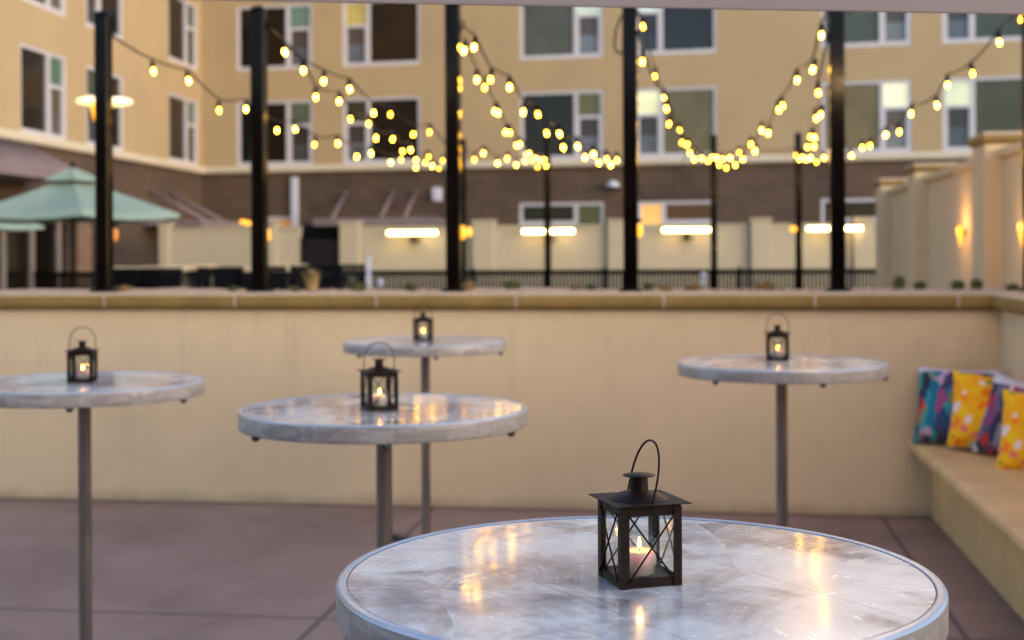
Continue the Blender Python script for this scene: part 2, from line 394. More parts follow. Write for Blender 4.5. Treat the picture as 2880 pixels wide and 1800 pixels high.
    def build(s, name, mat, parent=None, bevel=0, loc=None):
        me = bpy.data.meshes.new(name)
        vs = s.v
        if loc is not None: vs = [tuple(Vector(p) - Vector(loc)) for p in vs]
        me.from_pydata(vs, [], s.f)
        for i, p in enumerate(me.polygons): p.use_smooth = s.sm[i]; p.material_index = s.mi[i]
        for m in (mat if isinstance(mat, (list, tuple)) else [mat]): me.materials.append(m)
        me.update()
        o = bpy.data.objects.new(name, me); COL.objects.link(o)
        if loc is not None: o.location = loc
        if parent is not None: o.parent = parent
        if bevel:
            bv = o.modifiers.new('edge', 'BEVEL'); bv.width = bevel; bv.segments = 2; bv.limit_method = 'ANGLE'; bv.angle_limit = R(40)
        return o
def tag(o, label=None, cat=None, group=None, kind=None):
    if label: o['label'] = label
    if cat: o['category'] = cat
    if group: o['group'] = group
    if kind: o['kind'] = kind
    return o
def thing(name, label, cat, loc, rz=0, group=None):
    o = bpy.data.objects.new(name, None); o.empty_display_size = .1; COL.objects.link(o)
    o.location = loc; o.rotation_euler = (0, 0, rz); return tag(o, label, cat, group)
def copy_tree(o, parent=None):
    c = o.copy(); COL.objects.link(c); c.parent = parent
    for ch in list(o.children): copy_tree(ch, c)
    return c

# ---------------------------------------------------------------- setting
g = MB(); g.quad((-150, -60, -.004), (150, -60, -.004), (150, 200, -.004), (-150, 200, -.004))
tag(g.build('ground', M['ground']), kind='structure')
fl = MB(); fl.quad((-6, -9, 0), (9, -9, 0), (9, .02, 0), (-6, .02, 0))
o = fl.build('patio_floor', M['floor']); o.location = UF.o; o.rotation_euler.z = UF.rot; tag(o, kind='structure')
ct = MB(UF.T); ct.box(-30, 30, 1.7, 60, 0.0, .22)
tag(ct.build('courtyard_paving', M['ground']), kind='structure')

# planter wall with cast-stone coping, turning the corner on the right
tx = UF.hit(2815, 1200)[0]                      # corner where the wall turns towards the viewer
pw = thing('planter_wall', 'low cream stucco planter wall with a tan stone coping behind the tables', 'wall', UF.w(0, 0, 0), UF.rot)
b = MB(); b.box(-5, tx + .34, 0, .24, 0, 1.19); b.box(tx, tx + .34, -7, -.002, 0, 1.19); b.build('wall_body', M['patio_wall'], pw, .008)
prof = [(-.02, 1.19), (-.045, 1.196), (-.060, 1.208), (-.066, 1.228), (-.066, 1.256), (-.060, 1.274), (-.042, 1.285), (.30, 1.285), (.30, 1.19)]
joints = [-4.2] + [UF.hit(px, 840)[0] for px in (305, 670, 1065, 1455, 1868, 2290, 2690)] + [tx + .0]
for i, (a, c) in enumerate(zip(joints, joints[1:] )):
    if c - a < .05: continue
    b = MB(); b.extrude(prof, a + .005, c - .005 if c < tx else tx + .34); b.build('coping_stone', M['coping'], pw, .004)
for c in joints[1:-1]:
    b = MB(); b.extrude([(y + (.004 if y < 0 else 0), z - (.004 if z > 1.2 else -.004)) for y, z in prof], c - .006, c + .006); b.build('mortar_joint', M['mortar'], pw)
for k in range(4):
    b = MB(Matrix.Translation((tx, 0, 0)) @ Matrix.Rotation(-math.pi / 2, 4, 'Z'))
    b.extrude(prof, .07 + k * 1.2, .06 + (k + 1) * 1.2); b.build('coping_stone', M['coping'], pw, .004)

# gravel bed
gb = MB(); nx, ny = 140, 14
gv = []
rr = random.Random(3)
for j in range(ny + 1):
    for i in range(nx + 1):
        x = -5 + (tx + 5 + 5) * i / nx; y = .30 + 1.2 * j / ny
        h = 1.268 + .007 * math.sin(x * 2.1 + 1) + rr.uniform(-.005, .005) + .005 * math.sin(x * 5.3 + y * 3)
        gv.append((x, y, h))
gb.add(gv, [[j * (nx + 1) + i, j * (nx + 1) + i + 1, (j + 1) * (nx + 1) + i + 1, (j + 1) * (nx + 1) + i] for j in range(ny) for i in range(nx)], True)
for _ in range(1500):
    x = rr.uniform(-4, 6); y = rr.uniform(.34, 1.45); s_ = rr.uniform(.006, .014); z = 1.270
    q = [(x + s_ * rr.uniform(.7, 1.2) * dx, y + s_ * dy, z + s_ * dz * .8) for dx, dy, dz in ((1, 0, 0), (0, 1, 0), (-1, 0, 0), (0, -1, 0), (0, 0, 1), (0, 0, -1))]
    gb.add(q, [[0, 1, 4], [1, 2, 4], [2, 3, 4], [3, 0, 4], [1, 0, 5], [2, 1, 5], [3, 2, 5], [0, 3, 5]])
gb.add([(-5, 1.5, 1.262), (tx + 5, 1.5, 1.262), (tx + 5, 1.9, .2), (-5, 1.9, .2)], [[0, 1, 2, 3]])
o = gb.build('gravel', M['gravel']); o.location = UF.o; o.rotation_euler.z = UF.rot; tag(o, 'tan gravel filling the planter bed behind the coping', 'gravel', kind='stuff')

# overhead beam
bm = MB(); a0 = at(-2600, -53, 2.75); a1 = at(5600, 89.5, 2.75)
vx = [(a0.x, a0.y, a0.z), (a1.x, a1.y, a1.z)]
bm.add([(x, y + dy, z + dz) for x, y, z in vx for dy in (0, .09) for dz in (.03 if dy else 0, .24)], [[0, 2, 3, 1], [4, 5, 7, 6], [0, 1, 5, 4], [2, 6, 7, 3], [1, 3, 7, 5], [0, 4, 6, 2]])
tag(bm.build('overhead_beam', M['beam'], None, .004), 'pale mauve painted beam running across the very top of the view', 'beam')

# ---------------------------------------------------------------- apartment building
P0 = (-9.72, 42.7)
FF = Frame(P0, (22.58, -5.5)); WF = Frame(P0, (.095, .995))
apt = thing('apartment_building', 'tan stucco apartment block over a brown brick ground floor, in an L shape', 'building', (P0[0], P0[1], 0))
Tl = Matrix.Translation((-P0[0], -P0[1], 0))
FT, WT = Tl @ FF.T, Tl @ WF.T
ZL0, ZL1 = 4.03, 4.23
LIT = 1.0
W_ = 'white'
def fx(px, py=300): return FF.hit(px, py)[0]
def wx(px, py=300): return WF.hit(px, py)[0]
# each window: frame x0,x1, narrow side, (large, transom, sash upper, sash lower) colours, lit transom
def window(T, x0, x1, z0, z1, side, ztr, cols, lits=(0, 0, 0, 0), nw=None, bar=None):
    fr = MB(T); fw = .09; y0, y1 = .02, .12
    nw = nw or (x1 - x0) * .33
    xm = x0 + nw if side == 'L' else x1 - nw
    na, nb = (x0, xm) if side == 'L' else (xm, x1); la, lb = (xm, x1) if side == 'L' else (x0, xm)
    fr.box(x0, x1, y0, y1, z0, z0 + .12); fr.box(x0, x1, y0, y1, z1 - fw, z1)
    fr.box(x0, x0 + fw, y0, y1, z0 + .12, z1 - fw); fr.box(x1 - fw, x1, y0, y1, z0 + .12, z1 - fw)
    fr.box(xm - .055, xm + .055, y0 - .003, y1, z0 + .12, z1 - fw)
    i0, i1 = (na + fw, nb - .055) if side == 'L' else (na + .055, nb - fw)
    j0, j1 = (la + .055, lb - fw) if side == 'L' else (la + fw, lb - .055)
    fr.box(i0, i1, y0 + .003, y1, ztr - .06, ztr + .03)
    for a, c in ((i0, i0 + .05), (i1 - .05, i1)): fr.box(a, c, y0 + .005, y1 - .002, z0 + .12, ztr - .06)
    if bar: fr.box(j0, j1, y0 + .003, y1, bar - .06, bar + .06)
    f = fr.build('window', M['white'], apt)
    def pane(name, a, b, c, d, col, lit):
        p = MB(T); p.quad((a, .09, c), (b, .09, c), (b, .09, d), (a, .09, d)); p.build(name, PM(col, lit), f)
    pane('pane', j0, j1, z0 + .12, z1 - fw, cols[0], lits[0])
    pane('transom_pane', i0, i1, ztr + .03, z1 - fw, cols[1], lits[1])
    zm = z0 + .12 + (ztr - .06 - z0 - .12) * .5
    pane('sash_pane', i0 + .05, i1 - .05, zm, ztr - .06, cols[2], lits[2])
    pane('sash_pane', i0 + .05, i1 - .05, z0 + .12, zm, cols[3], lits[3])  # lower half: blue-grey reflection painted in as the pane colour
    return (x0, x1, z0, z1)
Z2a, Z2b, ZT2 = 4.24, 6.26, 5.49; ST = 2.97
B = []   # openings
fw_cols = [  # x0,x1, side, lower colours+lits, upper colours+lits
 (666, 880, 'R', ((14, 18, 14), (95, 112, 66), (62, 52, 52), (78, 78, 86)), (0, .3, 0, 0), ((34, 22, 12), (84, 148, 116), (92, 82, 78), (98, 104, 116)), (0, .4, 0, 0)),
 (964, 1183, 'L', ((28, 18, 15), (64, 64, 40), (80, 70, 70), (116, 116, 126)), (0, .2, 0, 0), ((54, 38, 20), (180, 155, 60), (96, 84, 80), (112, 118, 132)), (0, .5, 0, 0)),
 (1463, 1697, 'R', ((34, 22, 15), (96, 96, 50), (74, 62, 62), (122, 124, 140)), (0, .3, 0, 0), ((92, 90, 74), (200, 222, 200), (102, 88, 82), (122, 130, 142)), (.1, .5, 0, 0)),
 (1784, 2016, 'L', ((112, 98, 60), (226, 224, 170), (76, 66, 70), (116, 120, 134)), (.2, .7, 0, 0), ((48, 56, 60), (200, 222, 212), (60, 60, 66), (68, 84, 108)), (0, .5, 0, 0)),
 (2311, 2564, 'R', ((122, 102, 58), (232, 230, 186), (110, 92, 86), (142, 142, 146)), (.2, .7, 0, 0), ((86, 92, 80), (205, 222, 200), (96, 82, 76), (126, 132, 140)), (0, .5, 0, 0)),
 (2651, 2915, 'L', ((76, 74, 50), (216, 222, 178), (70, 60, 66), (84, 98, 122)), (.1, .7, 0, 0), ((80, 88, 76), (205, 222, 200), (76, 72, 74), (100, 108, 122)), (0, .5, 0, 0)),
 (3120, 3370, 'R', ((76, 74, 50), (120, 122, 78), (70, 60, 66), (84, 98, 122)), (.1, .3, 0, 0), ((80, 88, 76), (205, 222, 200), (76, 72, 74), (100, 108, 122)), (0, .4, 0, 0)),
]
rw = random.Random(5)
for x0, x1, side, cl, ll, cu, lu in fw_cols:
    a, c = fx(x0), fx(x1)
    B.append(window(FT, a, c, Z2a, Z2b, side, ZT2, cl, ll))
    B.append(window(FT, a, c, Z2a + ST, Z2b + ST, side, ZT2 + ST, cu, lu))
    B.append(window(FT, a, c, Z2a + 2 * ST, Z2b + 2 * ST, side, ZT2 + 2 * ST, cu, (0, .2, 0, 0)))
XW = 32
b = MB(FT); b.wall(0, XW, ZL1 - .02, 14.2, 0, .12, B); b.box(-.0, XW, .5, 14, ZL1, 14.19); b.build('wall', M['facade'], apt)
# ground floor
G = []
G.append(window(FT, fx(1459), fx(1697), .95, 2.98, 'R', 2.0, ((30, 22, 12), (88, 90, 50), (88, 90, 50), (60, 60, 50)), (0, .2, .2, 0), bar=2.38))
G.append(window(FT, fx(1792), fx(2016), .95, 2.98, 'L', 2.0, ((110, 72, 34), (250, 180, 60), (250, 180, 60), (200, 150, 60)), (.2, .95, .95, .5), bar=2.38))
G.append(window(FT, fx(2308), fx(2485), .95, 2.98, 'L', 2.0, ((26, 20, 14), (40, 34, 24), (26, 20, 14), (60, 60, 50)), (0, 0, 0, 0), nw=.45, bar=2.38))
G.append(window(FT, fx(742), fx(826), .95, 2.66, 'L', 2.2, ((205, 132, 12), (205, 132, 12), (60, 40, 20), (40, 30, 20)), (.7, .7, 0, 0), nw=.3))
b = MB(FT); b.wall(0, XW, 0, ZL0 + .02, .0, .12, G); b.build('brick_wall', M['brick'], apt)
b = MB(FT); b.extrude([(-.14, ZL0), (-.17, ZL0 + .06), (-.17, ZL1 - .03), (-.14, ZL1), (.01, ZL1 + .012), (.01, ZL0)], -.0, XW + .05); b.build('ledge', M['trim'], apt)
b = MB(FT); b.extrude([(-.35, 14.2), (-.4, 14.6), (0, 14.7), (.4, 14.7), (.4, 14.2)], -.3, XW + .2); b.build('cornice', M['trim'], apt)
# left wing
B2 = []
teal = ((60, 140, 112)); 
wing = [(243, 348, ((22, 20, 16), (50, 92, 76), (70, 64, 66), (74, 76, 84)), 'L'),
        (475, 557, ((40, 30, 18), (88, 126, 98), (84, 74, 68), (88, 84, 78)), 'R'),
        (57, 188, ((48, 36, 20), (64, 140, 108), (100, 86, 74), (104, 98, 92)), 'R'),
        (-420, -190, ((48, 36, 20), (64, 140, 108), (100, 86, 74), (104, 98, 92)), 'L')]
for x0, x1, cl, side in wing:
    a, c = wx(x0), wx(x1)
    for k in range(3):
        cc = cl if k == 0 else (((16, 12, 10), cl[1], cl[2], cl[3]))
        B2.append(window(WT, a, c, Z2a + k * ST, Z2b + k * ST, side, ZT2 + k * ST, cc, (0, .25, 0, 0), nw=(c - a) * .38))
XL = -26
b = MB(WT); b.wall(XL, 0, ZL1 - .02, 14.2, 0, .12, B2); b.box(XL, .0, .5, 12, ZL1, 14.19); b.build('wall', M['facade'], apt)
b = MB(WT); b.extrude([(-.14, ZL0), (-.17, ZL0 + .06), (-.17, ZL1 - .03), (-.14, ZL1), (.01, ZL1 + .012), (.01, ZL0)], XL, -.16); b.build('ledge', M['trim'], apt)
b = MB(WT); b.extrude([(-.35, 14.2), (-.4, 14.6), (0, 14.7), (.4, 14.7), (.4, 14.2)], XL, -.42); b.build('cornice', M['trim'], apt)
gx0, gx1 = wx(-200, 700), wx(214, 700)
gx2, gx3 = wx(254, 700), wx(300, 700)
b = MB(WT); b.wall(XL, 0, 0, ZL0 + .02, .0, .3, [(gx0, gx1, .1, 2.55), (gx2, gx3, .1, 2.55)]); b.build('brick_wall', M['brick'], apt)
b = MB(WT); b.box(wx(214, 700) + .02, wx(252, 700), -.06, -.004, 0, 2.5); b.build('column', M['warm_brick'], apt)
st = MB(WT); st.quad((gx0, .28, .1), (gx1, .28, .1), (gx1, .28, 2.55), (gx0, .28, 2.55)); stf = st.build('storefront', PM((30, 22, 14), 0), apt)
for px in (-60, 38, 118, 192):
    x = wx(px, 700); m_ = MB(WT); m_.box(x - .10, x + .10, .21, .27, .1, 2.55); m_.build('mullion', M['mullion'], stf)
m_ = MB(WT); m_.box(gx0, gx1, .22, .262, 2.13, 2.2); m_.build('transom_bar', M['black'], stf)
st = MB(WT); st.quad((gx2, .26, .1), (gx3, .26, .1), (gx3, .26, 2.55), (gx2, .26, 2.55)); st.build('side_window', PM((70, 62, 62), 0), apt)
# metal canopies with tie rods
def canopy(T, x0, x1, z, dep, rods, zw, label=None):
    c = MB(T); c.box(x0, x1, -dep, -.01, z - .10, z); c.box(x0 - .003, x1 + .003, -dep - .05, -dep, z - .16, z + .06)
    c = c.build('canopy', M['canopy_metal'], apt)
    for x in rods:
        t_ = MB(T); t_.tube([(x, -.02, zw), (x, -dep + .05, z + .03)], .045, 6); t_.lathe([(0, 0), (.1, 0), (.1, .03), (0, .03)], 10, (x, -.06, zw)); t_.build('tie_rod', M['canopy_metal'], c)
xa, xb = wx(-260, 480), wx(70, 480)
canopy(WT, xa, xb, 3.25, 1.5, [xa + (xb - xa) * (k + .5) / 9 for k in range(9)], 4.0)
xa = wx(395, 640); canopy(WT, xa, -.9, 2.42, 1.7, [xa + .7, xa + 2.4], 3.3)
xa, xb = fx(925, 620), fx(1265, 620)
canopy(FT, xa, xb, 2.50, 1.2, [fx(972, 550), fx(1105, 550), fx(1170, 550)], 3.35)
b = MB(FT); x = fx(832, 600); b.box(x - .11, x + .11, -.16, -.02, .5, 3.87); b.build('downpipe', M['lilac'], apt, .03)
b = MB(FT); b.box(fx(820), fx(1262), -.012, -.002, .2, 2.40); b.build('dark_panel', M['darkwood'], apt)  # flat dark sheet laid over the brick below the canopy

# wall fixtures on the brick
def flood(px, py, label, w_, h_):
    x, z = FF.hit(px, py); t = thing('wall_light', label, 'wall light', FF.w(x, 0, z), FF.rot, 'unlit lights on the brick wall')
    b = MB(); b.box(-w_ / 2, w_ / 2, -.22, -.10, -h_ / 2, h_ / 2, bev=.03); b.build('housing', M['lilac'], t)
    b = MB(); b.box(-.05, .05, -.1, -.003, -.05, .05); b.build('bracket', M['black'], t)
flood(1233, 547, 'pale blue box light high on the brick wall beside the centre post', .3, .42)
def dome(px, py):
    x, z = FF.hit(px, py); t = thing('wall_light', 'pale blue dome light on the brick wall left of the fourth front post', 'wall light', FF.w(x, 0, z), FF.rot, 'unlit lights on the brick wall')
    b = MB(); b.lathe([(.20, -.02), (.19, .03), (.15, .09), (.08, .14), (0, .155)], 20, (0, -.24, 0)); b.build('dome', M['lilac'], t)
    b = MB(); b.lathe([(0, -.07), (.21, -.07), (.21, -.025), (0, -.025)], 20, (0, -.24, 0)); b.box(-.03, .03, -.1, -.003, -.05, .03); b.build('base', M['black'], t)
dome(1727, 524)

# unseen building added behind the viewer to cut low skylight on the patio
RB = thing('rear_building', 'unseen tan stucco building added behind the viewer to shade the patio', 'building', (0, -5.5, 0), UF.rot)
b = MB(); ops = [(-9 + k * 3.4, -7.2 + k * 3.4, z0, z0 + 1.9) for k in range(6) for z0 in ()] + [(-2.6, 2.6, 0.02, 2.3)]
b.T = Matrix.Rotation(math.pi, 4, 'Z'); b.wall(-14, 14, 0, 4.2, 0, .2, ops); b.build('wall', M['facade'], RB)
for o_ in ops:
    b = MB(Matrix.Rotation(math.pi, 4, 'Z')); b.quad((o_[0], .19, o_[2]), (o_[1], .19, o_[2]), (o_[1], .19, o_[3]), (o_[0], .19, o_[3])); b.build('window', PM((34, 30, 26), 0), RB)
b = MB(); b.box(-14, 14, -.6, -.21, 0, 4.3); b.build('back_wall', M['facade'], RB)

# ---------------------------------------------------------------- perimeter wall, gate, heaters
CF = Frame(at(478, 640, 34.5).to_2d(), (at(2300, 629, 33) - at(478, 640, 34.5)).to_2d())
def cx(px, py=680, d=0): return CF.hit(px, py, d)[0]
pwl = thing('perimeter_wall', 'long pale stucco wall with square piers in front of the brick ground floor', 'wall', CF.o, CF.rot)
ZC = 2.19
b = MB()
for a, c in ((cx(455), cx(843)), (cx(957), cx(2600))): b.box(a, c, 0, .2, .15, ZC - .05)
b.build('wall_panel', M['pierwall'], pwl)
b = MB()
for a, c in ((cx(455), cx(843)), (cx(957), cx(2600))): b.box(a - .02, c + .02, -.04, .24, ZC - .049, ZC + .01)
b.build('wall_cap', M['pierwall'], pwl)
for a, c in ((452, 478), (757, 780), (958, 1012), (1331, 1391), (1711, 1766), (2112, 2167), (2400, 2452)):
    b = MB(); b.box(cx(a), cx(c), -.16, .3, .15, ZC + .08, bev=.01); p = b.build('pier', M['pierwall'], pwl)
    b = MB(); b.box(cx(a) - .04, cx(c) + .04, -.2, .34, ZC + .081, ZC + .14, bev=.01); b.build('pier_cap', M['pierwall'], p)
gt = thing('metal_gate', 'dark maroon metal gate in the gap of the pale perimeter wall', 'gate', CF.w(cx(900), 0, .15), CF.rot)
hw = (cx(955) - cx(845)) / 2
b = MB(); b.box(-hw, hw, .05, .09, .02, 1.72); b.build('gate_panel', M['gate'], gt)
b = MB(); b.box(-hw, -hw + .07, .02, .12, 0, 1.78); b.box(hw - .07, hw, .02, .12, 0, 1.78); b.box(-hw + .07, hw - .07, .02, .12, 1.721, 1.78)
for k in range(14): x = -hw + .12 + k * (2 * hw - .24) / 13; b.box(x - .012, x + .012, .03, .048, .05, 1.72)
b.build('gate_frame', M['black'], gt)
for px0, px1, py, lab in ((1090, 1228, 655, 'glowing heater bar on the pale wall left of the centre post'), (1470, 1614, 651, 'glowing heater bar behind the slim post in the middle'),
                          (1864, 1996, 647, 'glowing heater bar under the orange lit window'), (2270, 2424, 643, 'glowing heater bar partly behind the fifth front post')):
    x0, z = CF.hit(px0, py, -.28); x1, _ = CF.hit(px1, py, -.28); xm, h = (x0 + x1) / 2, (x1 - x0) / 2
    t = thing('heater_lamp', lab, 'heater', CF.w(xm, 0, z), CF.rot, 'glowing bar heaters on the perimeter wall')
    b = MB(); b.tube([(-h, -.28, 0), (h, -.28, 0)], .045, 12); b.build('glowing_tube', M['tube_glow'], t)
    b = MB(); b.box(-h - .03, h + .03, -.25, -.20, -.015, .06); b.build('reflector', M['black'], t)
    b = MB(); b.lathe([(0, -.03), (.16, -.02), (.17, .02), (0, .05)], 16, (.04, -.18, -.20)); b.box(0.0, .08, -.17, -.002, -.21, .02); b.build('wall_mount', M['black'], t)

# fence with masonry piers
NF = Frame(at(510, 763, 31).to_2d(), (at(2483, 757, 29.6) - at(510, 763, 31)).to_2d())
def nx_(px): return NF.hit(px, 770)[0]
fc = thing('metal_fence', 'low black metal picket fence across the courtyard in front of the pale wall', 'fence', NF.w(0, 0, .2), NF.rot)
zt = 1.13 - .2
xe = nx_(2480)
b = MB(); b.box(-5, xe, -.025, .025, zt - .11, zt); b.box(-5, xe, -.02, .02, .08, .13); b.build('rail', M['black'], fc)
b = MB(); x = 0.0
while x < xe: b.box(x - .025, x + .025, -.014, .014, .131, zt - .111); x += .0835
x = -.1
while x > -5: b.box(x - .025, x + .025, -.014, .014, .131, zt - .111); x -= .0835
b.build('picket_panel', M['black'], fc)
for px in (960, 1330, 1700, 2080): 
    b = MB(); x = nx_(px); b.box(x - .04, x + .04, -.045, .045, 0, zt + .05); b.build('fence_post', M['black'], fc)
b = MB(); b.box(xe - .1, xe + .1, -.1, .1, 0, zt + .06); b.build('fence_post', M['black'], fc)
for a, c, lab in ((530, 578, 'short cream masonry pier behind the fence, left of the second front post'), (795, 835, 'short cream masonry pier behind the fence, beside the white downpipe')):
    x0, x1 = nx_(a), nx_(c); t = thing('masonry_pier', lab, 'pier', NF.w((x0 + x1) / 2, .3, .2), NF.rot, 'short masonry piers along the fence'); h = (x1 - x0) / 2
    b = MB(); b.box(-h, h, -.2, .2, 0, .95); b.build('shaft', M['pierwall'], t)
    b = MB(); b.box(-h - .12, h + .12, -.3, .3, .951, 1.07, bev=.02); b.build('cap', M['cream_top'], t)

# ---------------------------------------------------------------- stepped wall on the right
c1, c2, c3 = Vector((5.22, 19.2)), Vector((4.80, 15.9)), Vector((4.10, 11.8))
RFm = Frame(c1, (c3 - c1)); 
rw_ = thing('side_wall', 'tan stucco side wall with tall capped pillars running towards the viewer on the right', 'wall', (c1.x, c1.y, .2), RFm.rot)
L3 = (c3 - c1).length
# local y positive points to +x side of travel direction (u towards viewer) -> away from garden is +y here when mirrored
sgn = 1 if RFm.v.x > 0 else -1
zt_ = 2.53 - .2
b = MB(); y0, y1 = sorted((.10 * sgn, .35 * sgn)); b.box(0, L3 + 6, y0, y1, 0, zt_ - .22); b.build('wall_panel', M['wall'], rw_)
b = MB(); y0, y1 = sorted((.06 * sgn, .39 * sgn)); b.box(0, L3 + 6, y0, y1, zt_ - .219, zt_ - .15); b.build('wall_cap', M['wall'], rw_)
for s_ in (0, (c2 - c1).length, L3, L3 + 4.0):
    b = MB(); y0, y1 = sorted((-.05 * sgn, .5 * sgn)); b.box(s_ - .28, s_ + .28, y0, y1, 0, zt_ - .1, bev=.01); p = b.build('pillar', M['wall'], rw_)
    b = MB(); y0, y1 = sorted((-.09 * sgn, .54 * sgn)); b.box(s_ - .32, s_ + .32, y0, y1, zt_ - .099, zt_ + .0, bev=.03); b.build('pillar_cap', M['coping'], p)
def sconce(loc, rz, lab, light=0.0, scale=1.0):
    t = thing('wall_sconce', lab, 'wall light', loc, rz, 'amber cone lights')
    b = MB(); k = scale; b.lathe([(.004 * k, -.26 * k), (.03 * k, -.12 * k), (.052 * k, 0), (.052 * k, .03 * k), (.03 * k, .06 * k), (0, .07 * k)], 16, (0, -.09 * k, 0)); b.build('glass_cone', M['amber'], t)
    b = MB(); b.box(-.03 * k, .03 * k, -.035 * k, -.002, -.1 * k, .02 * k); b.build('bracket', M['black'], t)
    if light:
        l = bpy.data.lights.new('sconce_light', 'POINT'); l.energy = light; l.color = (1, .55, .18); l.shadow_soft_size = .05
        lo = bpy.data.objects.new('sconce_light', l); COL.objects.link(lo); lo.parent = t; lo.location = (0, -.22, .06)
for px, py, e, lab in ((2717, 648, 2.5, 'amber cone sconce glowing between the two nearer pillars of the side wall'), (2896, 640, 3, 'amber cone sconce at the right edge of the photo')):
    t_, z = RFm.hit(px, py, .10 * sgn); p = RFm.w(t_, .10 * sgn, z)
    sconce(p, math.atan2(-(RFm.v.x * -sgn) * -1, 0) * 0 + (RFm.rot if sgn > 0 else RFm.rot + math.pi), lab, e, .62)

# ---------------------------------------------------------------- posts
PF = Frame(UF.w(0, .75, 0).to_2d(), UF.u.to_2d())
ZP = 3.14
def make_post(h, label, group):
    t = thing('black_post', label, 'post', (0, 0, 0), 0, group)
    b = MB(); b.box(-.046, .046, -.046, .046, 0, h, bev=.004); b.build('shaft', M['post'], t)
    b = MB(); b.lathe([(0, 0), (.066, 0), (.066, .012), (.05, .03), (0, .045)], 4, (0, 0, h)); b.T = Matrix.Identity(4); c = b.build('cap', M['black'], t); c.rotation_euler.z = R(45)
    b = MB(); b.box(-.075, .075, -.075, .075, 0, .03, bev=.005); b.build('base_plate', M['black'], t)
    b = MB(); b.tube([(.03, -.02, h - .1), (.075, -.02, h - .1), (.085, -.02, h - .13)], .006, 6); b.build('hook', M['black'], t)
    return t
labs = ['black steel front post at the left beside the teal umbrella', 'black steel front post left of the white downpipe', 'black steel front post just left of the middle of the picture',
        'black steel front post with a cable loop at its top left', 'black steel front post nearest the stepped side wall', 'black steel front post cut off by the right edge']
near = []; p0 = None
for i, px in enumerate((293, 730, 1276, 1774, 2355, 2901)):
    x = PF.hit(px, 600)[0]
    if p0 is None: p0 = t = make_post(ZP - 1.26, labs[0], 'front row of black light posts')
    else: t = copy_tree(p0); t['label'] = labs[i]
    w_ = PF.w(x, 0, 1.26); t.location = w_; t.rotation_euler.z = UF.rot; near.append(w_)
labf = ['slim black rear post right behind the centre front post', 'slim black rear post in front of the split heater bar', 'slim black rear post under the lowest bulbs right of centre', 'slim black rear post beside the fifth front post']
far = []; f0 = None
for i, px in enumerate((1303, 1541, 2008, 2246)):
    w_ = at(px, 700, 20.0 - .25 * i); w_.z = .2
    if f0 is None: f0 = t = make_post(ZP + .02 - .2, labf[0], 'rear row of black light posts')
    else: t = copy_tree(f0); t['label'] = labf[i]
    t.location = w_; t.rotation_euler.z = UF.rot; far.append(w_)
# loop of cable on the fourth front post
lp = MB(); q = [at(px, py, 8.9) for px, py in ((1762, 30), (1745, 50), (1732, 85), (1727, 125), (1733, 145), (1752, 152), (1765, 152))]
lp.tube(q, .007, 6); tag(lp.build('cable_loop', M['black']), 'thin black cable loop hanging on the left of the fourth front post', 'cable')
# small amber lamps clipped to posts
def clip_lamp(px, py, Y, lab, dim=False, rx=.02):
    p = at(px, py, Y); t = thing('post_lamp', lab, 'lamp', p, UF.rot, 'small amber lamps beside the posts')
    b = MB(); b.lathe([(0, -.05), (rx * .8, -.03), (rx, 0), (rx * .8, .03), (0, .05)], 14); b.build('glass', M['amber_dim'] if dim else M['amber'], t)
    b = MB(); b.lathe([(0, .051), (rx * .6, .051), (rx * .6, .075), (0, .075)], 10); b.tube([(0, 0, .07), (-.03, 0, .085)], .005, 5); b.build('holder', M['black'], t)
clip_lamp(753, 660, 9.15, 'small amber lamp on the right side of the second front post')
clip_lamp(1302, 654, 8.95, 'larger amber lamp on the right side of the centre front post')
clip_lamp(1320, 652, 12.5, 'smaller amber lamp just right of the centre front post', rx=.026)
clip_lamp(1799, 648, 8.75, 'small amber lamp on the right side of the fourth front post')
clip_lamp(2231, 644, 19.0, 'small amber lamp left of the last slim rear post', rx=.05)
clip_lamp(325, 660, 9.3, 'dim amber lamp low on the leftmost front post', True)
clip_lamp(684, 624, 30, 'left one of two amber lamps under the canopy by the second front post', rx=.08)
clip_lamp(699, 628, 30, 'right one of two amber lamps under the canopy by the second front post', rx=.08)

